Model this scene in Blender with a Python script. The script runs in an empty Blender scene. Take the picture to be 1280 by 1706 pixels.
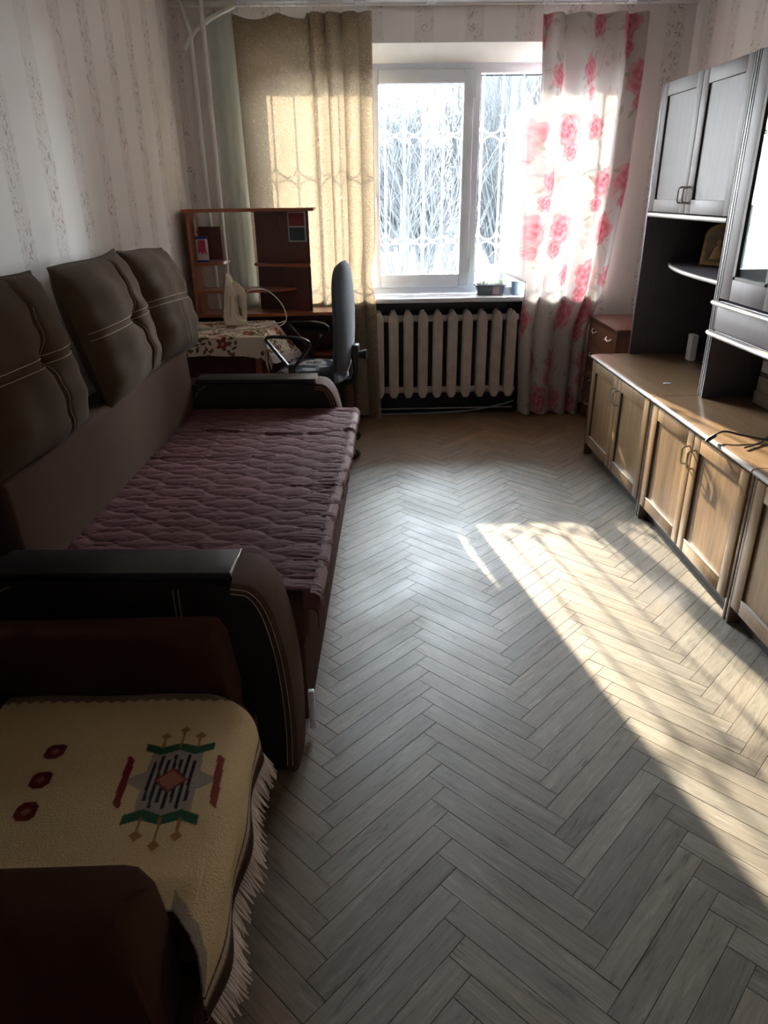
import bpy, bmesh, math, random
import numpy as np
from mathutils import Vector, Matrix, Euler
random.seed(7); rng = np.random.default_rng(7)
S = bpy.context.scene
C = S.collection
# ------------------------------------------------------------------ camera
cam = bpy.data.cameras.new('camera'); camo = bpy.data.objects.new('camera', cam); C.objects.link(camo)
F = 1183.0
def cam_axes():
    a = np.array([605-640, 320.5-853, F]); a /= np.linalg.norm(a)
    d = np.array([675-640, 3480-853, F]); d = d-a*(a@d); d /= np.linalg.norm(d)
    return np.stack([np.cross(a, -d), a, -d], 1)          # camera(x right, y down, z fwd) <- world
R_ = cam_axes()
rows = [R_[0], -R_[1], -R_[2]]                             # blender camera axes in world
M = Matrix([[rows[0][i], rows[1][i], rows[2][i], 0] for i in range(3)]+[[0, 0, 0, 1]])
M.translation = Vector((0, 0, 1.47))
camo.matrix_world = M
cam.sensor_fit = 'HORIZONTAL'; cam.sensor_width = 36; cam.lens = 36*F/1280
cam.clip_start = 0.05; cam.clip_end = 500
S.camera = camo
# ------------------------------------------------------------------ world, sun, exposure
W = bpy.data.worlds.new('world'); S.world = W; W.use_nodes = True
wn = W.node_tree; wn.nodes.clear()
o_ = wn.nodes.new('ShaderNodeOutputWorld'); b_ = wn.nodes.new('ShaderNodeBackground')
tc = wn.nodes.new('ShaderNodeTexCoord'); sx = wn.nodes.new('ShaderNodeSeparateXYZ'); rp = wn.nodes.new('ShaderNodeValToRGB')
wn.links.new(tc.outputs['Generated'], sx.inputs[0]); wn.links.new(sx.outputs[2], rp.inputs[0])
rp.color_ramp.elements[0].color = (0.93, 0.96, 1.0, 1); rp.color_ramp.elements[1].color = (0.68, 0.82, 1.0, 1)
wn.links.new(rp.outputs[0], b_.inputs[0]); wn.links.new(b_.outputs[0], o_.inputs[0])
b_.inputs[1].default_value = 38.0
sun = bpy.data.lights.new('sun', 'SUN'); suno = bpy.data.objects.new('sun', sun); C.objects.link(suno)
sd = Vector((0.187, -1.0, -0.457)).normalized()
suno.rotation_euler = sd.to_track_quat('-Z', 'Y').to_euler(); suno.location = (0, 12, 8)
sun.energy = 12.0; sun.angle = math.radians(0.6); sun.color = (1.0, 0.87, 0.68)
pl = bpy.data.lights.new('window_portal', 'AREA'); plo = bpy.data.objects.new('window_portal', pl); C.objects.link(plo)
pl.shape = 'RECTANGLE'; pl.size = 2.3; pl.size_y = 1.45; plo.location = (0.435, 5.3, 1.53); plo.rotation_euler = (math.radians(-90), 0, 0)
pl.cycles.is_portal = True
S.view_settings.view_transform = 'Standard'; S.view_settings.look = 'None'
S.view_settings.gamma = 1.0; S.view_settings.use_curve_mapping = False
S.view_settings.exposure = 1.75
# ------------------------------------------------------------------ helpers
def tag(o, label=None, cat=None, group=None, kind=None):
    if label: o['label'] = label
    if cat: o['category'] = cat
    if group: o['group'] = group
    if kind: o['kind'] = kind
    return o
def empty(name, loc=(0, 0, 0), rz=0.0, label=None, cat=None, group=None, kind=None):
    o = bpy.data.objects.new(name, None); C.objects.link(o)
    o.location = loc; o.rotation_euler = (0, 0, rz); o.empty_display_size = .1
    return tag(o, label, cat, group, kind)
def obj(name, bm, mat, parent=None, smooth=True, world=False):
    """link a bmesh/mesh as ONE object. world=True: vertices are world coords, parent has loc/rot."""
    if isinstance(bm, bmesh.types.BMesh):
        me = bpy.data.meshes.new(name); bm.to_mesh(me); bm.free()
    else:
        me = bm; me.name = name
    if mat is not None:
        for m in (mat if isinstance(mat, (list, tuple)) else [mat]): me.materials.append(m)
    o = bpy.data.objects.new(name, me); C.objects.link(o)
    if smooth:
        me.polygons.foreach_set('use_smooth', [True]*len(me.polygons))
        try: me.set_sharp_from_angle(angle=math.radians(38))
        except Exception: pass
    if parent is not None:
        if world:
            pm = Matrix.LocRotScale(parent.location, parent.rotation_euler, None)
            if parent.parent is not None:
                pm = Matrix.LocRotScale(parent.parent.location, parent.parent.rotation_euler, None) @ pm
            me.transform(pm.inverted())
        o.parent = parent
    return o
def ground_origin(o):
    """move a single-mesh thing's origin to its base centre"""
    me = o.data; co = np.empty(len(me.vertices)*3); me.vertices.foreach_get('co', co); co = co.reshape(-1, 3)
    c = Vector(((co[:, 0].min()+co[:, 0].max())/2, (co[:, 1].min()+co[:, 1].max())/2, co[:, 2].min()))
    me.transform(Matrix.Translation(-c)); o.location = c; return o
def box(bm, x0, x1, y0, y1, z0, z1, bev=0.0, seg=2):
    t = bmesh.new(); bmesh.ops.create_cube(t, size=1)
    for v in t.verts:
        v.co = Vector(((x0+x1)/2+v.co.x*(x1-x0), (y0+y1)/2+v.co.y*(y1-y0), (z0+z1)/2+v.co.z*(z1-z0)))
    if bev > 0: bmesh.ops.bevel(t, geom=t.edges[:], offset=bev, segments=seg, affect='EDGES', profile=.5)
    return merge(bm, t)
def merge(bm, t, mtx=None):
    if mtx is not None: t.transform(mtx)
    me = bpy.data.meshes.new('tmp'); t.to_mesh(me); t.free(); bm.from_mesh(me); bpy.data.meshes.remove(me); return bm
def bx(*a, **k): return box(bmesh.new(), *a, **k)
def prism(bm, pts, a0, a1, axis='y', bev=0.0, seg=2):
    """pts 2D polygon; extruded along axis. axis y: pts=(x,z); x: pts=(y,z); z: pts=(x,y)"""
    t = bmesh.new()
    def mk(p, a):
        return (p[0], a, p[1]) if axis == 'y' else ((a, p[0], p[1]) if axis == 'x' else (p[0], p[1], a))
    v0 = [t.verts.new(mk(p, a0)) for p in pts]; v1 = [t.verts.new(mk(p, a1)) for p in pts]
    n = len(pts)
    t.faces.new(v0); t.faces.new(list(reversed(v1)))
    for i in range(n): t.faces.new((v0[i], v0[(i+1) % n], v1[(i+1) % n], v1[i]))
    bmesh.ops.recalc_face_normals(t, faces=t.faces)
    if bev > 0:
        es = [e for e in t.edges if e.calc_face_angle(0) > .5]
        bmesh.ops.bevel(t, geom=es, offset=bev, segments=seg, affect='EDGES')
    return merge(bm, t)
def tube(bm, pts, r, n=8, closed=False, cap=True, flat=None):
    pts = [Vector(p) for p in pts]; m = len(pts); rings = []
    rr = r if isinstance(r, (list, tuple)) else [r]*m
    up = None
    for i, p in enumerate(pts):
        a = pts[(i-1) % m] if (closed or i > 0) else p; b = pts[(i+1) % m] if (closed or i < m-1) else p
        t = (b-a)
        t = t.normalized() if t.length > 1e-9 else Vector((0, 0, 1))
        if up is None: up = Vector((0, 0, 1)) if abs(t.z) < .9 else Vector((1, 0, 0))
        s = t.cross(up)
        if s.length < 1e-6: s = t.orthogonal()
        s.normalize(); up = s.cross(t).normalized()
        fx, fy = (1, 1) if flat is None else flat
        rings.append([bm.verts.new(p+(s*math.cos(2*math.pi*k/n)*fx+up*math.sin(2*math.pi*k/n)*fy)*rr[i]) for k in range(n)])
    for i in range(m if closed else m-1):
        A, B = rings[i], rings[(i+1) % m]
        for k in range(n): bm.faces.new((A[k], A[(k+1) % n], B[(k+1) % n], B[k]))
    if cap and not closed:
        bm.faces.new(list(reversed(rings[0]))); bm.faces.new(rings[-1])
    return bm
def smooth_path(ctrl, k=8):
    P = [Vector(p) for p in ctrl]; out = []
    for i in range(len(P)-1):
        p0 = P[max(i-1, 0)]; p1 = P[i]; p2 = P[i+1]; p3 = P[min(i+2, len(P)-1)]
        for j in range(k):
            t = j/k
            out.append(.5*((2*p1)+(-p0+p2)*t+(2*p0-5*p1+4*p2-p3)*t*t+(-p0+3*p1-3*p2+p3)*t**3))
    out.append(P[-1]); return out
def lathe(bm, prof, cx=0, cy=0, n=20):
    rings = []
    for r, z in prof: rings.append([bm.verts.new((cx+r*math.cos(2*math.pi*k/n), cy+r*math.sin(2*math.pi*k/n), z)) for k in range(n)])
    for A, B in zip(rings, rings[1:]):
        for k in range(n): bm.faces.new((A[k], A[(k+1) % n], B[(k+1) % n], B[k]))
    bm.faces.new(list(reversed(rings[0]))); bm.faces.new(rings[-1]); return bm
def grid_mesh(name, X, Y, Z, col=None, thick=0.0, mask=None):
    """X,Y,Z arrays (n,m) -> mesh. col (n,m,3) linear colours."""
    n, m = X.shape; co = np.stack([X, Y, Z], -1).reshape(-1, 3)
    i, j = np.meshgrid(np.arange(n-1), np.arange(m-1), indexing='ij')
    f = np.stack([i*m+j, (i+1)*m+j, (i+1)*m+j+1, i*m+j+1], -1).reshape(-1, 4)
    if mask is not None:
        mk = mask.reshape(-1); f = f[mk[f].all(1)]
        used = np.unique(f); rem = -np.ones(len(co), int); rem[used] = np.arange(len(used)); co = co[used]; f = rem[f]
        if col is not None: col = col.reshape(-1, 3)[used]
    me = bpy.data.meshes.new(name); me.vertices.add(len(co)); me.vertices.foreach_set('co', co.ravel())
    me.loops.add(len(f)*4); me.loops.foreach_set('vertex_index', f.ravel().astype(np.int32))
    me.polygons.add(len(f)); me.polygons.foreach_set('loop_start', np.arange(0, len(f)*4, 4, dtype=np.int32))
    me.update(calc_edges=True); me.validate()
    if col is not None:
        a = me.color_attributes.new('Col', 'FLOAT_COLOR', 'POINT')
        c = np.ones((len(co), 4)); c[:, :3] = col.reshape(-1, 3); a.data.foreach_set('color', c.ravel())
    me.polygons.foreach_set('use_smooth', [True]*len(me.polygons))
    return me
# ------------------------------------------------------------------ materials
class NT:
    def __init__(s, name):
        s.m = bpy.data.materials.new(name); s.m.use_nodes = True; s.t = s.m.node_tree; s.t.nodes.clear()
        s.out = s.n('ShaderNodeOutputMaterial')
    def n(s, typ, **k):
        nd = s.t.nodes.new(typ)
        for a, v in k.items():
            if hasattr(nd, a) and a not in nd.inputs: setattr(nd, a, v)
        return nd
    def l(s, a, b): s.t.links.new(a, b)
    def val(s, nd, key, v):
        if hasattr(v, 'links') or isinstance(v, bpy.types.NodeSocket): s.l(v, nd.inputs[key])
        else: nd.inputs[key].default_value = v
    def coord(s, kind='Object', scale=(1, 1, 1), rot=(0, 0, 0), loc=(0, 0, 0)):
        c = s.n('ShaderNodeTexCoord'); mp = s.n('ShaderNodeMapping'); s.l(c.outputs[kind], mp.inputs[0])
        mp.inputs['Scale'].default_value = scale; mp.inputs['Rotation'].default_value = rot; mp.inputs['Location'].default_value = loc
        return mp.outputs[0]
    def noise(s, vec, scale, detail=4, rough=.5, dist=0.0):
        nd = s.n('ShaderNodeTexNoise'); s.l(vec, nd.inputs['Vector']); nd.inputs['Scale'].default_value = scale
        nd.inputs['Detail'].default_value = detail; nd.inputs['Roughness'].default_value = rough; nd.inputs['Distortion'].default_value = dist
        return nd.outputs[0]
    def math(s, op, a, b=0.0, c=0.0, clamp=False):
        nd = s.n('ShaderNodeMath'); nd.operation = op; nd.use_clamp = clamp
        s.val(nd, 0, a); s.val(nd, 1, b); s.val(nd, 2, c); return nd.outputs[0]
    def ramp(s, fac, stops):
        nd = s.n('ShaderNodeValToRGB'); s.l(fac, nd.inputs[0]); e = nd.color_ramp.elements
        while len(e) < len(stops): e.new(.5)
        for k, (p, c) in enumerate(stops):
            e[k].position = p; e[k].color = tuple(c)+(1,) if not isinstance(c, (int, float)) else (c, c, c, 1)
        return nd.outputs[0]
    def mix(s, fac, a, b, typ='MIX'):
        nd = s.n('ShaderNodeMix'); nd.data_type = 'RGBA'; nd.blend_type = typ
        s.val(nd, 0, fac)
        for key, v in ((6, a), (7, b)):
            if isinstance(v, tuple): nd.inputs[key].default_value = v+(1,) if len(v) == 3 else v
            else: s.l(v, nd.inputs[key])
        return nd.outputs[2]
    def bump(s, h, strength=.3, dist=.01):
        nd = s.n('ShaderNodeBump'); s.l(h, nd.inputs['Height']); nd.inputs['Strength'].default_value = strength; nd.inputs['Distance'].default_value = dist
        return nd.outputs[0]
    def bsdf(s, col, rough=.5, normal=None, metal=0.0, spec=.5, coat=0.0, sheen=0.0, coat_r=.1, emit=None):
        b = s.n('ShaderNodeBsdfPrincipled')
        if isinstance(col, tuple): b.inputs['Base Color'].default_value = col+(1,)
        else: s.l(col, b.inputs['Base Color'])
        s.val(b, 'Roughness', rough); b.inputs['Metallic'].default_value = metal
        b.inputs['Specular IOR Level'].default_value = spec; b.inputs['Coat Weight'].default_value = coat
        b.inputs['Coat Roughness'].default_value = coat_r; b.inputs['Sheen Weight'].default_value = sheen
        if normal is not None: s.l(normal, b.inputs['Normal'])
        return b.outputs[0]
    def done(s, sh): s.l(sh, s.out.inputs[0]); return s.m
def plain(name, col, rough=.5, metal=0.0, var=.08, sc=8, bump=0.0, bsc=200, spec=.5, coat=0.0, sheen=0.0):
    t = NT(name); v = t.coord('Object'); n = t.noise(v, sc, 3)
    c = t.ramp(n, [(.3, tuple(x*(1-var) for x in col)), (.7, tuple(min(1, x*(1+var)) for x in col))])
    nm = t.bump(t.noise(v, bsc, 3), bump, .002) if bump else None
    return t.done(t.bsdf(c, rough, nm, metal, spec, coat, sheen))
def wood(name, dark, light, axis='z', rough=.4, coat=.2, sc=1.0, spec=.5, bump=.15):
    t = NT(name); s = {'x': (1.2, 14, 14), 'y': (14, 1.2, 14), 'z': (14, 14, 1.2)}[axis]
    v = t.coord('Object', tuple(a*sc for a in s)); n = t.noise(v, 2.2, 6, .6, .6); n2 = t.noise(v, 9, 4, .7, .2)
    f = t.math('ADD', t.math('MULTIPLY', n, .65), t.math('MULTIPLY', n2, .35))
    c = t.ramp(f, [(.36, dark), (.62, light)])
    return t.done(t.bsdf(c, rough, t.bump(n2, bump, .001), 0, spec, coat, 0, .15))
def fabric(name, col, col2=None, rough=.9, sc=500, bump=.35, sheen=.3, vary=2.2):
    t = NT(name); v = t.coord('Object'); n = t.noise(v, vary, 4, .6)
    w = t.noise(v, sc, 2, .5)
    c = t.ramp(n, [(.3, col), (.7, col2 or tuple(x*1.25 for x in col))])
    c = t.mix(t.math('MULTIPLY', w, .35), c, (0, 0, 0), 'MULTIPLY') if False else c
    return t.done(t.bsdf(c, rough, t.bump(w, bump, .001), sheen=sheen, spec=.08))
def colattr(name, rough=.9, sc=400, bump=.3, transl=0.0, sheen=0.0, bdist=.001):
    t = NT(name); a = t.n('ShaderNodeVertexColor'); a.layer_name = 'Col'; v = t.coord('Object'); w = t.noise(v, sc, 3, .6)
    nm = t.bump(w, bump, bdist)
    sh = t.bsdf(a.outputs[0], rough, nm, spec=.2, sheen=sheen)
    if transl:
        tr = t.n('ShaderNodeBsdfTranslucent'); t.l(a.outputs[0], tr.inputs[0]); mx = t.n('ShaderNodeMixShader'); mx.inputs[0].default_value = transl
        t.l(sh, mx.inputs[1]); t.l(tr.outputs[0], mx.inputs[2]); sh = mx.outputs[0]
    return t.done(sh)
MT = {}
MT['white_plastic'] = plain('white_plastic', (.80, .85, .94), .25, var=.02)
MT['white_paint'] = plain('white_paint', (.80, .80, .78), .45, var=.04, bump=.1, bsc=60)
MT['radiator_paint'] = plain('radiator_paint', (.60, .52, .455), .5, var=.12, sc=14, bump=.25, bsc=90)
MT['chrome'] = plain('chrome', (.75, .75, .75), .18, 1.0, var=.03)
MT['steel'] = plain('dull_steel', (.36, .33, .30), .35, 1.0, var=.1)
MT['black_plastic'] = plain('black_plastic', (.015, .017, .022), .4, var=.1)
MT['grey_fabric'] = fabric('grey_blue_fabric', (.075, .09, .12), (.10, .115, .15))
MT['sofa_brown'] = fabric('sofa_brown_fabric', (.066, .036, .025), (.080, .044, .031), sc=420, sheen=0)
MT['pillow_brown'] = fabric('pillow_brown_fabric', (.070, .045, .029), (.088, .057, .037), sc=380, sheen=0.05)
MT['sofa_dark'] = plain('sofa_dark_leatherette', (.012, .008, .007), .55, var=.15, bump=.3, bsc=150)
MT['sofa_band'] = plain('sofa_brown_leatherette', (.085, .050, .038), .8, var=.12, bump=.25, bsc=150, spec=.1)
MT['stitch'] = plain('pale_thread', (.50, .40, .28), .7)
MT['plate'] = wood('arm_plate_wood', (.010, .008, .009), (.022, .018, .018), 'x', .42, .0, spec=.4)
MT['chair_brown'] = fabric('armchair_brown_velour', (.042, .016, .009), (.058, .022, .013), sc=300, sheen=.0)
MT['cab_front'] = wood('oak_veneer_front', (.14, .083, .040), (.26, .16, .082), 'z', .38, .25)
MT['cab_top'] = wood('oak_veneer_top', (.12, .068, .034), (.19, .115, .062), 'y', .30, .35)
MT['cab_edge'] = wood('cabinet_edge_wood', (.10, .065, .045), (.16, .11, .08), 'y', .25, .5)
MT['dark_wood'] = wood('dark_stained_panel', (.075, .064, .070), (.095, .083, .090), 'z', .42, .0)
MT['tower_door'] = wood('tower_door_veneer', (.095, .072, .070), (.112, .086, .084), 'z', .55, .0, spec=.12)
MT['edge_strip'] = plain('pale_edge_band', (.30, .26, .23), .45, var=.05, coat=.0, spec=.4)
MT['desk_wood'] = wood('cherry_desk_wood', (.27, .070, .026), (.40, .115, .045), 'x', .3, .4)
MT['desk_dark'] = wood('dark_red_panel', (.090, .024, .022), (.125, .034, .031), 'z', .4, .2)
MT['chest_wood'] = wood('red_brown_chest_wood', (.12, .040, .022), (.19, .070, .040), 'y', .34, .3)
MT['iron_cream'] = plain('cream_plastic', (.80, .70, .54), .35, var=.04)
MT['cord_white'] = plain('white_cord', (.72, .66, .58), .5)
MT['pipe'] = plain('white_painted_pipe', (.80, .82, .78), .35, var=.05)
MT['ceiling'] = plain('ceiling_whitewash', (.88, .88, .87), .9, var=.04)
MT['base_brown'] = wood('brown_baseboard', (.10, .05, .03), (.16, .085, .05), 'y', .5, .1)
MT['paper_white'] = plain('white_paper', (.75, .75, .78), .7)
MT['paper_red'] = plain('red_print', (.45, .03, .06), .5)
MT['paper_blue'] = plain('blue_print', (.03, .06, .28), .5)
MT['foil'] = plain('crumpled_foil', (.45, .33, .38), .35, .4, var=.5, sc=60, bump=.6, bsc=70)
MT['red_plastic'] = plain('wine_red_insert', (.26, .02, .035), .35)
MT['aluminium'] = plain('bright_aluminium', (.80, .80, .82), .4, .25, var=.02)
MT['navy_plastic'] = plain('dark_slate_insert', (.03, .045, .07), .35)
MT['silver'] = plain('silver_rim', (.50, .52, .55), .35, .6)
MT['plant_green'] = plain('seedling_green', (.18, .42, .03), .6, var=.4, sc=60)
MT['soil'] = plain('potting_soil', (.05, .035, .025), .95, var=.3, sc=80)
MT['cup_blue'] = plain('pale_blue_ceramic', (.28, .42, .55), .25)
MT['planter'] = plain('blue_grey_planter', (.14, .19, .24), .4)
MT['trough_label'] = plain('pinkish_label', (.55, .42, .42), .6)
MT['cardboard'] = plain('pale_carton', (.42, .38, .33), .75, var=.08)
MT['carton_side'] = plain('carton_dark_band', (.12, .11, .12), .6)
MT['gold'] = plain('gilded_frame', (.38, .24, .09), .4, .3, var=.2, sc=40)
MT['swirl'] = plain('sticker_print', (.22, .12, .12), .5)
# --- wallpaper
def wallpaper(name, axis, offset=0.0, pitch=.29):
    t = NT(name); v = t.coord('Object'); sp = t.n('ShaderNodeSeparateXYZ'); t.l(v, sp.inputs[0])
    a = sp.outputs[1] if axis == 'y' else sp.outputs[0]
    u = t.math('FRACT', t.math('ADD', t.math('DIVIDE', a, pitch), offset))
    d = t.math('ABSOLUTE', t.math('SUBTRACT', u, .5))                      # 0 at band centre
    band = t.math('SUBTRACT', 1.0, t.math('MULTIPLY', t.math('SUBTRACT', d, .17), 30.0), clamp=True)
    core = t.math('SUBTRACT', 1.0, t.math('MULTIPLY', t.math('SUBTRACT', d, .13), 12.0), clamp=True)
    vs = t.coord('Object', (1, 1, .75)); fl = t.noise(vs, 42, 2, .55, 1.6); fl2 = t.noise(vs, 13, 1, .5)
    spots = t.math('MULTIPLY', t.ramp(fl, [(.56, 0.0), (.62, 1.0)]), t.ramp(fl2, [(.40, 0.0), (.52, 1.0)]))
    spots = t.math('MULTIPLY', spots, core)
    base = (.85, .81, .785); bandc = (.79, .735, .71)
    fine = t.math('FRACT', t.math('MULTIPLY', a, 1/.0145))
    fl3 = t.ramp(fine, [(.0, .93), (.5, 1.0), (1.0, .93)])
    c = t.mix(band, base, bandc); c = t.mix(.6, c, t.mix(1.0, c, fl3, 'MULTIPLY'))
    hue = t.noise(vs, 24, 1)
    fc = t.ramp(hue, [(.4, (.30, .33, .30)), (.5, (.42, .27, .26)), (.62, (.27, .22, .20))])
    c = t.mix(t.math('MULTIPLY', spots, .75), c, fc)
    return t.done(t.bsdf(c, .75, t.bump(t.noise(v, 90, 3), .08, .002), spec=.25))
MT['wp_y'] = wallpaper('striped_floral_wallpaper', 'y', .04)
MT['wp_x'] = wallpaper('striped_floral_wallpaper_window_side', 'x', .22, .30)
# --- parquet
def parquet(name, joined):
    t = NT(name)
    if joined:
        a = t.n('ShaderNodeAttribute'); a.attribute_name = 'rnd'; r = a.outputs['Fac']
        uv = t.n('ShaderNodeUVMap'); vec0 = uv.outputs[0]
    else:
        oi = t.n('ShaderNodeObjectInfo'); r = oi.outputs['Random']; tcn = t.n('ShaderNodeTexCoord'); vec0 = tcn.outputs['Object']
    off = t.n('ShaderNodeVectorMath'); off.operation = 'ADD'; cb = t.n('ShaderNodeCombineXYZ')
    t.l(t.math('MULTIPLY', r, 37.0), cb.inputs[0]); t.l(t.math('MULTIPLY', r, 91.0), cb.inputs[1]); t.l(vec0, off.inputs[0]); t.l(cb.outputs[0], off.inputs[1])
    mp = t.n('ShaderNodeMapping'); t.l(off.outputs[0], mp.inputs[0]); mp.inputs['Scale'].default_value = (3.2, 30, 1)
    g = t.noise(mp.outputs[0], 1.3, 5, .62, 1.3); g2 = t.noise(mp.outputs[0], 6, 4, .7, .3)
    geo = t.n('ShaderNodeNewGeometry'); sp = t.n('ShaderNodeSeparateXYZ'); t.l(geo.outputs['Position'], sp.inputs[0])
    # wear map: grey, bare wood where people walk; browner varnish by the radiator and under the furniture edge
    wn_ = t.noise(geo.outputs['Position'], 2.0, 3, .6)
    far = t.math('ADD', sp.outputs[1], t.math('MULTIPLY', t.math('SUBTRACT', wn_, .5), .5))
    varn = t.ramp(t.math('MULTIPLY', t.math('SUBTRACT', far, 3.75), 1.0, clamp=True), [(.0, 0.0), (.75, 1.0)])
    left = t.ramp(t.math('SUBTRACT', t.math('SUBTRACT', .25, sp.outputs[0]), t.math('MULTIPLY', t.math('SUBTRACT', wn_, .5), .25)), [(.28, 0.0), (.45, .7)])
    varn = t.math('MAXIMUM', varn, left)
    grain = t.math('ADD', t.math('MULTIPLY', g, .6), t.math('MULTIPLY', g2, .4))
    worn = t.ramp(grain, [(.35, (.095, .079, .064)), (.43, (.185, .162, .139)), (.56, (.232, .204, .176)), (.64, (.30, .268, .235))])
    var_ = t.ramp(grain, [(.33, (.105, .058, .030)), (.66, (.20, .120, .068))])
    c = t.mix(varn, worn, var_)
    tint = t.ramp(r, [(0.0, (.74, .73, .71)), (.2, (.95, .94, .92)), (.45, (1.03, .98, .92)), (.7, (.86, .87, .87)), (1.0, (1.16, 1.14, 1.09))])
    c = t.mix(1.0, c, tint, 'MULTIPLY')
    st = t.noise(geo.outputs['Position'], 9, 5, .7); c = t.mix(t.ramp(st, [(.60, 0.0), (.72, .35)]), c, (.11, .10, .09))
    rough = t.ramp(t.noise(geo.outputs['Position'], 3.5, 4, .6), [(.3, .40), (.7, .58)])
    return t.done(t.bsdf(c, rough, t.bump(g2, .15, .001), spec=.32))
MT['plank'] = parquet('worn_oak_parquet', False); MT['plank_j'] = parquet('worn_oak_parquet_rest', True)
MT['subfloor'] = plain('dark_subfloor', (.02, .016, .013), .9)
# --- glass
def glass(name, tint=(1, 1, 1), refl=1.6):
    t = NT(name); tr = t.n('ShaderNodeBsdfTransparent'); tr.inputs[0].default_value = tint+(1,)
    gl = t.n('ShaderNodeBsdfGlossy'); gl.inputs['Roughness'].default_value = .01; fr = t.n('ShaderNodeFresnel'); fr.inputs[0].default_value = 1.5
    mx = t.n('ShaderNodeMixShader'); t.l(t.math('MULTIPLY', fr.outputs[0], refl, clamp=True), mx.inputs[0]); t.l(tr.outputs[0], mx.inputs[1]); t.l(gl.outputs[0], mx.inputs[2])
    return t.done(mx.outputs[0])
MT['glass'] = glass('window_glass', (.96, .98, .97)); MT['cab_glass'] = glass('cabinet_glass', (.85, .9, .92), .32)
# --- curtains
def damask():
    t = NT('tan_damask_cloth'); v = t.coord('UV', (1, 1, 1)); n = t.noise(v, 13, 2, .5, 2.6)
    ring = t.math('SINE', t.math('MULTIPLY', n, 52.0)); ridge = t.ramp(ring, [(.45, 0.0), (.8, 1.0)])
    w = t.noise(v, 300, 2)
    c = t.mix(t.math('MULTIPLY', ridge, .85), (.27, .205, .14), (.45, .36, .255))
    nm = t.bump(t.math('ADD', ridge, t.math('MULTIPLY', w, .3))  , .9, .006)
    b = t.bsdf(c, .65, nm, spec=.3, sheen=.3); tr = t.n('ShaderNodeBsdfTranslucent'); t.l(c, tr.inputs[0]); t.l(nm, tr.inputs[1])
    mx = t.n('ShaderNodeMixShader'); mx.inputs[0].default_value = .21; t.l(b, mx.inputs[1]); t.l(tr.outputs[0], mx.inputs[2])
    return t.done(mx.outputs[0])
MT['damask'] = damask()
def sheer(name, col, tl=.45):
    t = NT(name); v = t.coord('Object'); w = t.noise(v, 350, 2)
    b = t.bsdf(col, .8, t.bump(w, .2, .001), spec=.2); tr = t.n('ShaderNodeBsdfTranslucent'); tr.inputs[0].default_value = col+(1,)
    mx = t.n('ShaderNodeMixShader'); mx.inputs[0].default_value = tl; t.l(b, mx.inputs[1]); t.l(tr.outputs[0], mx.inputs[2])
    return t.done(mx.outputs[0])
MT['mint'] = sheer('mint_lining_cloth', (.72, .78, .73), .45)
MT['pinkc'] = colattr('rose_print_cloth', .8, 350, .15, .17)
MT['rugc'] = colattr('woven_wool', .95, 260, .8, 0, 0, .003)
MT['clothc'] = colattr('printed_tablecloth', .85, 380, .3, 0.05)
MT['seatc'] = colattr('printed_seat_fabric', .85, 380, .3)
def spread():
    t = NT('wine_quilted_satin'); v = t.coord('Object'); n = t.noise(v, 3, 4, .6); w = t.noise(t.coord('Object', (1.0, 4.5, 1)), 16, 4, .6, .8)
    c = t.ramp(n, [(.3, (.095, .036, .036)), (.7, (.128, .050, .050))])
    return t.done(t.bsdf(c, .68, t.bump(w, .35, .012), spec=.12))
MT['spread'] = spread()
MT['hem'] = fabric('pale_hem_binding', (.19, .105, .10), (.27, .165, .155), sc=300)
MT['fringe'] = plain('cream_wool_fringe', (.62, .50, .42), .9, var=.15, sc=40)
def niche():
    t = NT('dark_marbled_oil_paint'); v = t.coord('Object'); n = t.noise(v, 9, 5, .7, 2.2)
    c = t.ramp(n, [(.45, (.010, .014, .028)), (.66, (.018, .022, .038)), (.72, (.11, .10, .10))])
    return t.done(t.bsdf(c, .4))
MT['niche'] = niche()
MT['grille'] = plain('white_painted_iron', (.62, .62, .62), .5)
MT['bark'] = plain('tree_bark', (.0036, .0042, .0050), .95, var=.4, sc=6, bump=.5, bsc=12)
MT['bark_pale'] = plain('pale_birch_bark', (.035, .036, .037), .9, var=.5, sc=4)
MT['twig'] = plain('grey_twigs', (.0026, .0038, .0048), .95)
def snow():
    t = NT('patchy_snow_and_grass'); v = t.coord('Object'); n = t.noise(v, .35, 5, .65); n2 = t.noise(v, 2.5, 4, .6)
    c = t.ramp(t.math('ADD', t.math('MULTIPLY', n, .7), t.math('MULTIPLY', n2, .3)), [(.42, (.0026, .0023, .0018)), (.49, (.0040, .0036, .0030)), (.53, (.0088, .0090, .0092))])
    return t.done(t.bsdf(c, .95))
MT['snow'] = snow()
MT['facade'] = plain('grey_blue_facade', (.0040, .0062, .0085), .8, var=.2, sc=.5)
MT['facade_win'] = plain('dark_window', (.003, .005, .008), .3)
MT['facade_trim'] = plain('pale_trim', (.011, .013, .015), .7)
MT['evergreen'] = plain('evergreen_needles', (.02, .030, .022), .9, var=.5, sc=5)
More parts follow.
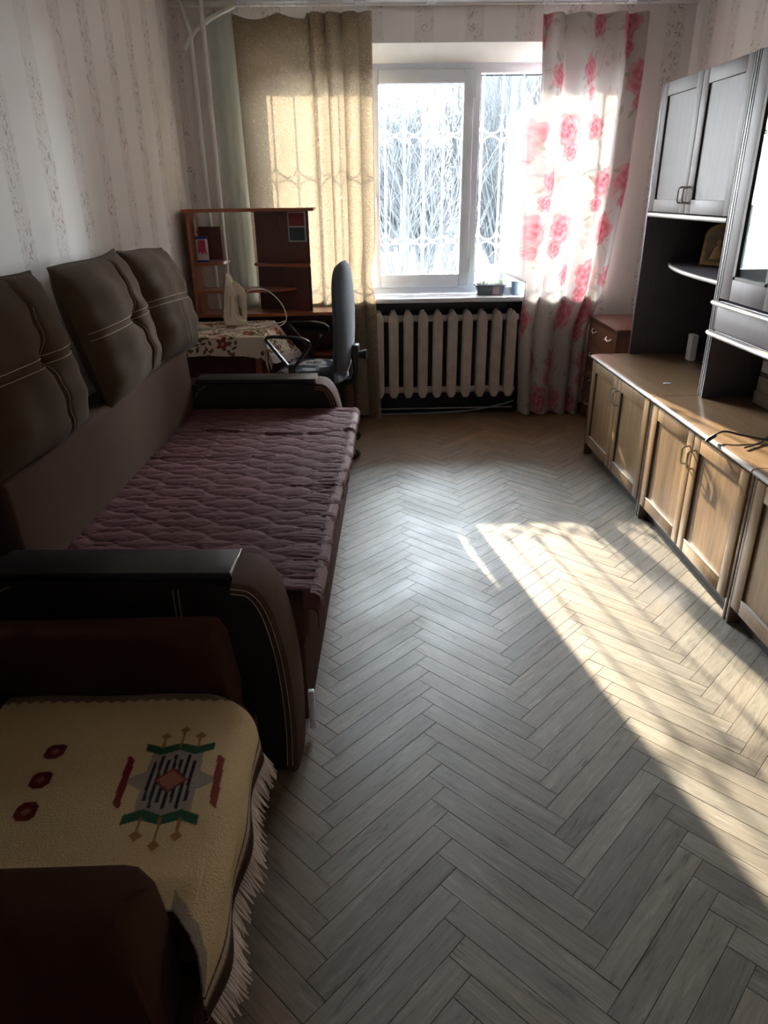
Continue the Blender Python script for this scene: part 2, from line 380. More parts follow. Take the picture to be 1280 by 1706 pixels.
# ------------------------------------------------------------------ room shell
RB = -1.6; HW = 2.49; SK = .0436; WLX = -1.105                     # rear wall y, height, left wall skew, left wall x at y=5
def lx(y): return WLX-(5-y)*SK
fl = tag(obj('floor', bx(-1.75, 2.25, RB-.2, 5.35, -.08, -.013), MT['subfloor'], smooth=False), kind='structure')
bm = bmesh.new(); prism(bm, [(lx(RB-.2)-.15, RB-.2), (lx(RB-.2), RB-.2), (lx(5.3), 5.3), (lx(5.3)-.15, 5.3)], -.08, HW+.1, 'z')
tag(obj('wall_left', bm, MT['wp_y'], smooth=False), kind='structure')
tag(obj('wall_right', bx(2.0, 2.15, RB-.2, 5.28, -.08, HW+.1), MT['wp_y'], smooth=False), kind='structure')
tag(obj('wall_rear', bx(-1.5, 2.1, RB-.15, RB, -.08, HW+.1), MT['wp_x'], smooth=False), kind='structure')
tag(obj('ceiling', bx(-1.75, 2.25, RB-.2, 5.28, HW, HW+.1), MT['ceiling'], smooth=False), kind='structure')
OX0, OX1, OZ0, OZ1 = -.69, 1.56, .80, 2.283
NX0, NX1 = -.12, 1.085
bm = bmesh.new(); Y0, Y1 = 5.0, 5.28
box(bm, -1.14, OX0, Y0, Y1, -.02, HW+.05); box(bm, OX1, 2.03, Y0, Y1, -.02, HW+.05)
prism(bm, [(5.0, OZ1), (5.16, 2.205), (5.28, 2.205), (5.28, HW+.05), (5.0, HW+.05)], OX0, OX1, 'x')
box(bm, OX0, NX0, Y0, Y1, -.02, OZ0); box(bm, NX1, OX1, Y0, Y1, -.02, OZ0); box(bm, NX0, NX1, 5.15, Y1, -.02, OZ0)
wb = tag(obj('wall_back', bm, MT['wp_x'], smooth=False), kind='structure')
# painted reveal liners + niche lining
bm = bmesh.new()
prism(bm, [(4.999, OZ1-.004), (5.158, 2.197), (5.158, 2.204), (4.999, OZ1+.001)], OX0, OX1, 'x')
box(bm, OX0, OX0+.006, 5.001, 5.16, OZ0, OZ1-.02); box(bm, OX1-.006, OX1, 5.001, 5.16, OZ0, OZ1-.02)
tag(obj('trim_1', bm, MT['white_paint'], smooth=False), 'white painted reveal around the window opening', kind='structure')
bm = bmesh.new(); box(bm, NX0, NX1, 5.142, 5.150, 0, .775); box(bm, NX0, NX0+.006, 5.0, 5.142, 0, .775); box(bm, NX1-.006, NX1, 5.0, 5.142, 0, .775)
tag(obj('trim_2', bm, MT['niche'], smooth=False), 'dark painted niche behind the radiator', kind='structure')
tag(obj('trim_3', bx(-1.1, 1.99, 4.965, 5.0, HW-.028, HW, bev=.006), MT['white_paint']), kind='structure')
bm = bmesh.new(); prism(bm, [(lx(RB), RB), (lx(RB)+.018, RB), (lx(4.99)+.018, 4.99), (lx(4.99), 4.99)], 0, .06, 'z')
tag(obj('baseboard_left', bm, MT['base_brown']), kind='structure')
tag(obj('baseboard_right', bx(1.982, 2.0, RB, 4.98, 0, .06, bev=.004), MT['base_brown']), kind='structure')
bm = bmesh.new(); box(bm, -1.08, NX0, 4.982, 5.0, 0, .06, .004); box(bm, NX1, 1.98, 4.982, 5.0, 0, .06, .004)
tag(obj('baseboard_back', bm, MT['base_brown']), kind='structure')
# sill
tag(obj('trim_4', bx(-.72, 1.59, 4.945, 5.175, .782, .815, bev=.010), MT['white_plastic']), 'white window sill board', kind='structure')
# window: three lights, the middle one an opening sash
win = empty('window_1', (.435, 5.19, .815), kind='structure')
FX0, FX1, FZ0, FZ1 = -.68, 1.55, .815, 2.20
def frame(x0, x1, z0, z1, w, y0, y1, wb_=None, wt=None, bev=.006):
    b = bmesh.new(); wb_ = wb_ or w; wt = wt or w
    box(b, x0, x0+w, y0, y1, z0, z1, bev); box(b, x1-w, x1, y0, y1, z0, z1, bev)
    box(b, x0+w*.98, x1-w*.98, y0+.001, y1-.001, z0, z0+wb_, bev); box(b, x0+w*.98, x1-w*.98, y0+.001, y1-.001, z1-wt, z1, bev)
    return b
b = frame(FX0, FX1, FZ0, FZ1, .055, 5.17, 5.24)
box(b, .020, .055, 5.172, 5.238, FZ0+.05, FZ1-.05, .004); box(b, .705, .76, 5.172, 5.238, FZ0+.05, FZ1-.05, .004)
obj('frame', b, MT['white_plastic'], win, world=True)
sash = obj('sash', frame(.045, .715, .862, 2.165, .066, 5.150, 5.215, .085, .078, .008), MT['white_plastic'], win, world=True)
for (x0, x1, z0, z1, y) in ((-.63, .022, .865, 2.15, 5.205), (.105, .655, .94, 2.092, 5.185), (.757, 1.5, .865, 2.135, 5.205)):
    obj('pane', bx(x0, x1, y-.004, y+.004, z0, z1), MT['glass'], win, smooth=False, world=True)
    obj('seal', frame(x0+.001, x1-.001, z0, z1, .0055, y-.024, y+.002, bev=0), MT['black_plastic'], win, smooth=False, world=True)
b = bmesh.new()
for z in (1.0, 2.05): box(b, .712, .728, 5.138, 5.168, z-.045, z+.045, .004)
obj('hinge', b, MT['white_plastic'], win, world=True)
b = bx(.066, .090, 5.136, 5.151, 1.40, 1.47, bev=.004); tube(b, [(.078, 5.138, 1.435), (.078, 5.110, 1.435), (.078, 5.108, 1.36)], .008, 8)
obj('handle', b, MT['white_plastic'], win, world=True)
# outer grille
gr = empty('window_grille', (.435, 5.50, .7), label='white iron security grille with arched loops outside the window', cat='grille')
bars = [-.78+.134*k for k in range(18)]
for x in bars:
    obj('bar', tube(bmesh.new(), [(x, 5.50, .72), (x, 5.50, 2.35)], .0065, 6), MT['grille'], gr, world=True)
for z in (.72, 2.35):
    obj('rail', tube(bmesh.new(), [(-.82, 5.50, z), (1.52, 5.50, z)], .010, 6), MT['grille'], gr, world=True)
for zc in (1.82, 1.14):
    for a in bars[:-1]:
        c = a+.067; r = .067
        for s in (1, -1):
            pts = [(c-r*math.cos(t), 5.50, zc+s*(.074-.068*math.sin(t))) for t in np.linspace(0, math.pi, 9)]
            obj('arc', tube(bmesh.new(), pts, .006, 6), MT['grille'], gr, world=True)
b = bmesh.new()
for x in bars[::4]:
    for z in (.72, 2.35): tube(b, [(x, 5.50, z), (x, 5.27, z)], .008, 6)
obj('wall_bracket', b, MT['grille'], gr, world=True)
# ------------------------------------------------------------------ parquet floor
PL, PW = .42, .06; rt2 = math.sqrt(2)
xr, yr = .187, .936                                                # a ridge line and one of its outer apexes
gap = .0004
def clip(poly, a, b_, c_):                                         # keep a x + b y <= c
    out = []
    for i in range(len(poly)):
        p, q = poly[i], poly[(i+1) % len(poly)]
        dp, dq = a*p[0]+b_*p[1]-c_, a*q[0]+b_*q[1]-c_
        if dp <= 0: out.append(p)
        if dp*dq < 0:
            t = dp/(dp-dq); out.append((p[0]+(q[0]-p[0])*t, p[1]+(q[1]-p[1])*t))
    return out
def proj(x, y, z=0):
    v = R_@np.array([x, y, z-1.47])
    if v[2] < .05: return None
    return (640+F*v[0]/v[2], 853+F*v[1]/v[2])
x0_ = xr-PL/rt2; y0_ = yr-(PL+2*PW)/rt2
planks = []
def inside(poly):
    for a, b_, c_ in ((1, 0, 1.998), (0, 1, 4.998), (0, -1, -RB-.002), (-1, SK, -(WLX-5*SK)-.002)):
        poly = clip(poly, a, b_, c_)
        if len(poly) < 3: return None
    return poly
def add(u0, u1, v0, v1, typ):
    cs = [(u0+gap, v0+gap), (u1-gap, v0+gap), (u1-gap, v1-gap), (u0+gap, v1-gap)]
    w = [(x0_+(u-v)/rt2, y0_+(u+v)/rt2) for u, v in cs]
    p = inside(w)
    if p is None: return
    A = abs(sum(p[i][0]*p[(i+1) % len(p)][1]-p[(i+1) % len(p)][0]*p[i][1] for i in range(len(p))))/2
    if A < 2e-4: return
    cx_, cy_ = sum(q[0] for q in w)/4, sum(q[1] for q in w)/4
    full = len(p) == 4 and A > PL*PW*.93
    pp = [proj(*q) for q in p]; area = 0
    if all(pp):
        qx = [min(max(q[0], -50), 1330) for q in pp]; qy = [min(max(q[1], 0), 1750) for q in pp]
        area = abs(sum(qx[i]*qy[(i+1) % len(p)]-qx[(i+1) % len(p)]*qy[i] for i in range(len(p))))/2
        if cx_ < -.2 or cx_ > 1.36: area *= .02
    planks.append((area, cx_, cy_, typ, p, full))
for row in range(-50, 110):
    for col in range(-14, 16):
        u = row*PW+col*2*PL
        add(u, u+PL, row*PW, (row+1)*PW, 'H')
        add(u+PL, u+PL+PW, (row+1)*PW-PL, (row+1)*PW, 'V')
planks.sort(key=lambda q: -q[0])
def plank_bm(poly2, h0, h1, bevel=.0006):
    b = bmesh.new(); n = len(poly2); cx_ = sum(p[0] for p in poly2)/n; cy_ = sum(p[1] for p in poly2)/n
    def ins(p, d):
        dx, dy = cx_-p[0], cy_-p[1]; sx_ = (1 if dx > 0 else -1)*min(d, abs(dx)); sy_ = (1 if dy > 0 else -1)*min(d, abs(dy)); return (p[0]+sx_, p[1]+sy_)
    lo = [b.verts.new((p[0], p[1], h0)) for p in poly2]; mid = [b.verts.new((p[0], p[1], h1-.0008)) for p in poly2]
    top = [b.verts.new(ins(p, bevel)+(h1,)) for p in poly2]
    for A_, B_ in ((lo, mid), (mid, top)):
        for i in range(n): b.faces.new((A_[i], A_[(i+1) % n], B_[(i+1) % n], B_[i]))
    b.faces.new(top); bmesh.ops.recalc_face_normals(b, faces=b.faces); return b
a_, w_ = PL/2-gap, PW/2-gap
full_me = bpy.data.meshes.new('plank'); bt = plank_bm([(-a_, -w_), (a_, -w_), (a_, w_), (-a_, w_)], -.0129, 0); bt.to_mesh(full_me); bt.free(); full_me.materials.append(MT['plank'])
nsingle = 0; rest = bmesh.new(); uvl = rest.loops.layers.uv.new('UVMap'); rl = rest.faces.layers.float.new('rnd')
for area, cx_, cy_, typ, p, full in planks:
    ang = math.radians(45 if typ == 'H' else 135)
    if nsingle < 299 and full and area > 0:
        o = bpy.data.objects.new('plank', full_me); C.objects.link(o); o.parent = fl
        o.location = (cx_, cy_, random.uniform(-.0007, 0)); o.rotation_euler = (random.uniform(-.004, .004), random.uniform(-.0008, .0008), ang+random.uniform(-.001, .001)); nsingle += 1
    else:
        ca, sa = math.cos(-ang), math.sin(-ang); r = random.random(); h = random.uniform(-.0008, 0)
        loc = [((q[0]-cx_)*ca-(q[1]-cy_)*sa, (q[0]-cx_)*sa+(q[1]-cy_)*ca) for q in p]
        b = plank_bm(loc, -.0129, h); vm = {}
        for f in b.faces:
            vs = []
            for v in f.verts:
                if v not in vm: vm[v] = rest.verts.new((cx_+v.co.x*math.cos(ang)-v.co.y*math.sin(ang), cy_+v.co.x*math.sin(ang)+v.co.y*math.cos(ang), v.co.z))
                vs.append(vm[v])
            g = rest.faces.new(vs); g[rl] = r
            for lp, v in zip(g.loops, f.verts): lp[uvl].uv = (v.co.x, v.co.y)
        b.free()
tag(obj('plank', rest, MT['plank_j'], fl, smooth=False), kind='stuff')
# ------------------------------------------------------------------ sofa (local frame: +x front, y along)
sofa = empty('sofa', (-.235, 1.516, 0), -.0436, 'long brown fabric sofa bed with dark plate topped arms along the left wall', 'sofa')
prof = [(-.11, .60), (-.06, .588), (-.022, .535), (.004, .43), (.018, .30), (.022, .15), (.016, .0)]
SP = [(p.x, p.z) for p in smooth_path([(a, 0, b) for a, b in prof], 5)]
def arm(s0, s1, outer):
    body = [(-.93, 0), (-.93, .598), (-.14, .598)]+[(x-.006, z-.004) for x, z in SP]
    a = obj('armrest', prism(bmesh.new(), body, s0+.006, s1-.006, 'y', .006), MT['sofa_dark'], sofa)
    # front band with rolled edges
    t = bmesh.new(); n = len(SP); secs = []
    for i, (x, z) in enumerate(SP):
        q = SP[min(i+1, n-1)]; p = SP[max(i-1, 0)]; d = Vector((q[0]-p[0], q[1]-p[1])).normalized(); nx, nz = -d.y, d.x
        ring = []
        for s, off in ((s0-.002, -.030), (s0-.003, -.008), (s0+.004, .001), (s0+.02, .005), ((s0+s1)/2, .008), (s1-.02, .005), (s1-.004, .001), (s1+.003, -.008), (s1+.002, -.030)):
            sgn = 1 if nx > 0 or nz > 0 else -1
            ring.append(t.verts.new((x+sgn*nx*off, s, max(0, z+sgn*nz*off))))
        secs.append(ring)
    for A_, B_ in zip(secs, secs[1:]):
        for k in range(len(A_)-1): t.faces.new((A_[k], A_[k+1], B_[k+1], B_[k]))
    bmesh.ops.recalc_face_normals(t, faces=t.faces)
    obj('front_band', t, MT['sofa_band'], a)
    # stitching: two lines on the outward faces
    for side, sgn in ((s0, -1), (s1, 1)):
        t = bmesh.new()
        for off in (.012, .026):
            pts = []
            for i in range(0, len(SP)-1):
                x, z = SP[i]; q = SP[i+1]; d = Vector((q[0]-x, q[1]-z)).normalized(); nx, nz = (-d.y, d.x)
                if nx+nz < 0: nx, nz = -nx, -nz
                pts.append((x-nx*off, side+sgn*.0035, z-nz*off))
            tube(t, pts, .0009, 5)
        obj('stitching', t, MT['stitch'], a)
    t = bmesh.new()
    for xx in (-.255, -.242): tube(t, [(xx, s0-.0015 if outer else s1+.0015, .585), (xx, s0-.0015 if outer else s1+.0015, .50)], .0009, 5)
    tube(t, [(-.66, s0+.004, .592), (-.70, s0-.0015, .575), (-.72, s0-.0015, .54)], .0009, 5)
    obj('stitching', t, MT['stitch'], a)
    p = obj('arm_plate', bx(-.72, -.115, s0+.018, s1-.022, .600, .622, bev=.003), MT['plate'], sofa)
    obj('end_cap', bx(-.115, -.109, s0+.018, s1-.022, .602, .623, bev=.001), MT['chrome'], p)
arm(0, .17, True); arm(1.985, 2.155, False)
obj('base_box', bx(-.93, .035, .172, 1.984, .03, .30, bev=.012), MT['sofa_brown'], sofa)
def soft_box(x0, x1, y0, y1, z0, z1, r, nx=24, ny=40, puff=.01):
    b = bx(x0, x1, y0, y1, z0, z1, bev=r, seg=4)
    bmesh.ops.subdivide_edges(b, edges=[e for e in b.edges if e.calc_length() > .15], cuts=6, use_grid_fill=True)
    cx_, cy_ = (x0+x1)/2, (y0+y1)/2
    for v in b.verts:
        fx = 1-((v.co.x-cx_)/((x1-x0)/2))**2; fy = 1-((v.co.y-cy_)/((y1-y0)/2))**4
        if v.co.z > (z0+z1)/2: v.co.z += puff*max(0, fx)*max(0, fy)
    return b
obj('seat', soft_box(-.735, .048, .174, 1.982, .30, .455, .035), MT['sofa_brown'], sofa)
# folded back panel, slightly domed top
def back_panel():
    b = bx(-.875, -.735, .20, 1.983, .30, .785, bev=.022, seg=4)
    bmesh.ops.subdivide_edges(b, edges=[e for e in b.edges if e.calc_length() > .2], cuts=5, use_grid_fill=True)
    for v in b.verts:
        if v.co.x > -.80:
            v.co.x += .010*math.sin((v.co.z-.3)/.485*math.pi)+.002*math.sin(v.co.y*9)
    return b
obj('folded_backrest', back_panel(), MT['sofa_brown'], sofa)
obj('back_frame', bx(-.945, -.878, .172, 1.983, .03, .70, bev=.01), MT['sofa_dark'], sofa)
obj('chrome_trim', bx(.036, .054, .150, .166, .02, .155, bev=.003), MT['aluminium'], sofa)
obj('foot', prism(bmesh.new(), [(-.06, 0), (0, 0), (.01, .032), (-.07, .032)], .2, .26, 'y'), MT['plate'], sofa)
obj('foot', prism(bmesh.new(), [(-.06, 0), (0, 0), (.01, .032), (-.07, .032)], 1.9, 1.96, 'y'), MT['plate'], sofa)
SM = Matrix.LocRotScale(sofa.location, sofa.rotation_euler, None)
# pillows
def pillow(name, s_c, w, h, label, seed, tilt, bow=.0, t0=-.80, zb=.775, twist=0.0, gdeep=1.0):
    n = 61; g = np.linspace(-1, 1, n); U, V = np.meshgrid(g, g, indexing='ij')
    rs = np.random.RandomState(seed)
    prf = np.clip((1-np.abs(U)**3.2), 0, 1)**.55*np.clip((1-np.abs(V)**3.6), 0, 1)**.55
    cu = bow+.12+.16*V**2*np.sign(V+1e-9)**2                                   # seam path
    gv = np.exp(-((U-cu)/.045)**2)*.022*gdeep; gh = np.exp(-(V/.04)**2)*.006
    pin = np.exp(-((U-bow-.12)**2+V**2)/.02)*.038*gdeep
    wr = .006*np.sin(7*U+5*V+seed)*np.cos(4*V-3*U)+.004*np.sin(17*V+3*U*U+seed)+.003*rs.randn()
    D = (.100*prf-(gv+gh+pin)*prf+wr*prf)
    ax = w/2*U*(1-.07*(1-np.abs(V)**2))**1; rc = .97+.03*(np.abs(U)**3)*(np.abs(V)**3); ax = w/2*U*rc; az = h/2*V*rc*(1-.02*np.cos(3*U+seed))
    F_ = grid_mesh(name, ax, D, az); B_ = grid_mesh(name, ax, -.085*prf, az)
    b = bmesh.new(); b.from_mesh(F_); b2 = bmesh.new(); b2.from_mesh(B_); merge(b, b2); bmesh.ops.remove_doubles(b, verts=b.verts[:], dist=1e-5)
    bmesh.ops.recalc_face_normals(b, faces=b.faces)
    # (u -> +y(sofa), v -> z, D -> +x)
    loc = Vector((t0, s_c, zb+h/2*.97)); P = SM@Matrix.Translation(loc)@Matrix.Rotation(-tilt, 4, 'Y')@Matrix.Rotation(twist, 4, 'X')@Matrix(((0, 1, 0, 0), (1, 0, 0, 0), (0, 0, 1, 0), (0, 0, 0, 1)))
    root = empty(name, P.translation-Vector((0, 0, h/2*.97)), 0, label, 'pillow', 'back pillows leaning along the sofa')
    inv = Matrix.Translation(-root.location)
    b.transform(inv@P); bmesh.ops.recalc_face_normals(b, faces=b.faces)
    obj('cushion', b, MT['pillow_brown'], root)
    def surf(u, v):
        a_ = min(max((u+1)/2*(n-1), 0), n-1.001); c_ = min(max((v+1)/2*(n-1), 0), n-1.001); i, j = int(a_), int(c_); fa, fc = a_-i, c_-j
        bl = lambda Q: (Q[i, j]*(1-fa)+Q[i+1, j]*fa)*(1-fc)+(Q[i, j+1]*(1-fa)+Q[i+1, j+1]*fa)*fc
        return inv@P@Vector((bl(ax), bl(D)+.0016, bl(az)))
    b = bmesh.new()
    for v in (-.033, .067): tube(b, [surf(u, v) for u in np.linspace(-.97, .97, 60)], .0011, 5)
    tube(b, [surf(bow+.12+.16*v*v+.05, v) for v in np.linspace(-.9, .0, 30)], .0010, 5)
    tube(b, [surf(bow+.12+.16*v*v+.045, v) for v in np.linspace(.0, .6, 20)], .0009, 5)
    obj('stitching', b, MT['stitch'], root)
    e = []
    for u, v in [(t, -1) for t in g]+[(1, t) for t in g]+[(-t, 1) for t in g]+[(-1, -t) for t in g]:
        i = int(round((u+1)/2*(n-1))); j = int(round((v+1)/2*(n-1))); e.append(inv@P@Vector((ax[i, j], 0, az[i, j])))
    ee = [e[0]]
    for q in e[1:]:
        if (q-ee[-1]).length > 1e-5: ee.append(q)
    if (ee[0]-ee[-1]).length < 1e-5: ee.pop()
    obj('piping', tube(bmesh.new(), ee, .004, 6, closed=True), MT['pillow_brown'], root)
pillow('pillow', .50, .62, .50, 'brown back pillow cut off by the left edge, nearest the camera', 3, .20, .0)
pillow('pillow', 1.27, .62, .50, 'brown back pillow in the middle, its centre seam deeply pinched', 5, .24, .04, twist=.03)
pillow('pillow', 1.89, .58, .49, 'brown back pillow at the far end, next to the wall socket', 9, .26, -.25, twist=-.05, gdeep=.15)
# bedspread on the seat
def bedspread():
    ns, nt = 330, 150
    s = np.linspace(.135, 1.975, ns); t = np.linspace(-.732, .205, nt)    # arclength across; beyond .085 hangs
    Sg, Tg = np.meshgrid(s, t, indexing='ij')
    edge = .056+.016*Sg+.005*np.sin(Sg*6)
    over = np.clip(Tg-edge, 0, None); r = .02
    X = np.minimum(Tg, edge)+np.where(over > 0, r*np.sin(np.minimum(over/r, 1.57)), 0)
    Z = .4665-np.where(over > 0, np.where(over/r < 1.57, r*(1-np.cos(np.minimum(over/r, 1.57))), r+(over-r*1.57)*.35), 0)
    def zig(a, p): return np.abs(((a/p) % 1)-.5)*2
    ph = .045*zig(Tg+.02*np.sin(Sg*4), .16)+.012*np.sin(Tg*37+Sg*5)
    wig = .010*np.sin(Tg*31+Sg*7)+.007*np.sin(Tg*67+2)
    c1 = np.abs(np.cos(math.pi*((Sg+wig)/.105+Tg/.20))); c2 = np.abs(np.cos(math.pi*((Sg-wig)/.105-Tg/.20)))
    fine = np.abs(np.sin((Sg+.6*ph+.012*np.sin(Tg*45))*math.pi/.027))
    amp = .6+.4*np.sin(Sg*5.1+1)*np.cos(Tg*6)
    h = .0085*np.minimum(c1, c2)**.5+.0013*amp*fine
    near_edge = np.exp(-((Tg-.06)/.09)**2); h += near_edge*.003*np.abs(np.sin(Sg*math.pi/.021+Tg*20))
    fold = .008*np.exp(-((Sg-1.60-.03*np.sin(Tg*8))/.012)**2)*(Tg > -.6)+.006*np.exp(-((Sg-1.28-.02*Tg)/.010)**2)*(Tg < -.2)
    fold += .005*np.exp(-((Sg-.95+.05*Tg)/.010)**2)*(Tg > -.1)
    Z = Z+h+fold; X = X+np.where(over > 0, .005*np.sin(Sg*40), 0)
    Z += .006*np.exp(-((Sg-1.96)/.03)**2)
    # ragged back edge
    X = np.where(Tg < -.715, X+.004*np.sin(Sg*30), X)
    root = empty('bedspread', SM@Vector((-.3, 1.1, .46)), -.0436, 'quilted wine red bedspread spread over the sofa seat', 'bedspread')
    nd = np.clip(.185-Sg, 0, 1); Z = Z-nd*.9; mask = (Sg > .185) | (Tg > .032)
    me = grid_mesh('cover', X, Sg+nd*.5, Z, mask=mask); me.transform(SM); o = obj('cover', me, MT['spread'], root, world=True, smooth=True)
    sm = o.modifiers.new('thick', 'SOLIDIFY'); sm.thickness = .003; sm.offset = -1
    # pale gathered binding along the front edge
    b = bmesh.new(); k = 4
    n = 1100; ss = np.linspace(.165, 1.975, n); pr = []
    for i, q in enumerate(ss):
        e = .056+.016*q+.005*math.sin(q*6); wv = .0022*math.sin(q*430+3*math.sin(q*21))*(.6+.4*math.sin(q*13))
        pr.append([b.verts.new(SM@Vector((e-.004+wv*.4, q, .4775+wv*.3))), b.verts.new(SM@Vector((e+.010, q, .4765+wv*.4))), b.verts.new(SM@Vector((e+.0235+wv*.5, q, .466))), b.verts.new(SM@Vector((e+.0265+wv*.5, q, .450)))])
    for A_, B_ in zip(pr, pr[1:]):
        for j in range(3): b.faces.new((A_[j], A_[j+1], B_[j+1], B_[j]))
    h_ = obj('hem', b, MT['hem'], root, world=True); m_ = h_.modifiers.new('t', 'SOLIDIFY'); m_.thickness = .003
bedspread()
# ------------------------------------------------------------------ armchair
ac = empty('armchair', (-.60, 1.04, 0), 0, 'brown velour armchair in the near left corner of the view', 'armchair')
def chair_arm(y0, y1, front, top):
    b = bx(-1.05, front, y0, y1, .05, top, bev=.045, seg=5)
    return b
def plump(b, x0, x1, amt):
    for v in b.verts:
        pass
    return b
def arm_chair_arm(y0, y1, xf, ztop, crown):
    # cross-section across y (rounded top), swept along x with a drooping rounded front
    t = bmesh.new(); nx, ny = 40, 17; rows_ = []
    for i in range(nx+1):
        u = i/nx; x = -1.02+(xf+1.02)*u
        d = max(0, x-(xf-.05))/.05; sh = 1-(1-math.sqrt(max(0, 1-min(d, .999)**2.6)))*.34
        ring = []
        for k in range(ny+1):
            a = math.pi*k/ny; cy_ = math.copysign(abs(math.cos(a))**.55, math.cos(a)); sz = abs(math.sin(a))**.55
            y = (y0+y1)/2-(y1-y0)/2*cy_; z = (ztop-.10)*sh+(.10*sz+crown*math.sin(a))*sh
            ring.append(t.verts.new((x, y, z)))
        lo = [t.verts.new((x, y1, .05)), t.verts.new((x, y0, .05))]
        rows_.append(ring+lo)
    for A_, B_ in zip(rows_, rows_[1:]):
        m = len(A_)
        for k in range(m): t.faces.new((A_[k], A_[(k+1) % m], B_[(k+1) % m], B_[k]))
    t.faces.new(rows_[0]); t.faces.new(list(reversed(rows_[-1])))
    bmesh.ops.recalc_face_normals(t, faces=t.faces)
    bmesh.ops.bevel(t, geom=[e for e in t.edges if e.calc_face_angle(0) > 1.0], offset=.012, segments=3, affect='EDGES')
    return t
obj('armrest', arm_chair_arm(1.345, 1.475, -.335, .555, .006), MT['chair_brown'], ac, world=True)
a2 = obj('armrest', arm_chair_arm(.640, .785, -.33, .558, .006), MT['chair_brown'], ac, world=True)
b = tube(bmesh.new(), smooth_path([(-1.0, .664, .553), (-.62, .664, .553), (-.50, .666, .553), (-.42, .673, .555), (-.375, .695, .556), (-.352, .725, .548), (-.345, .740, .535)], 6), .0035, 6)
obj('piping', b, MT['chair_brown'], a2, world=True)
b = soft_box(-.90, -.285, .79, 1.34, .26, .405, .04)
prev = obj('seat_cushion', b, MT['chair_brown'], ac, world=True)
obj('base', bx(-1.02, -.30, .60, 1.46, .03, .262, bev=.012), MT['chair_brown'], ac, world=True)
b = bx(-1.12, -.90, .60, 1.46, .05, .92, bev=.05, seg=4); obj('backrest', b, MT['chair_brown'], ac, world=True)
b = bmesh.new(); b2 = bx(-.99, -.845, .80, 1.335, .42, .90, bev=.05, seg=4); merge(b, b2)
obj('back_cushion', b, MT['chair_brown'], ac, world=True)
for x in (-1.0, -.36):
    for y in (.66, 1.40): obj('foot', bx(x-.02, x+.02, y-.02, y+.02, 0, .035, bev=.003), MT['plate'], ac, world=True)
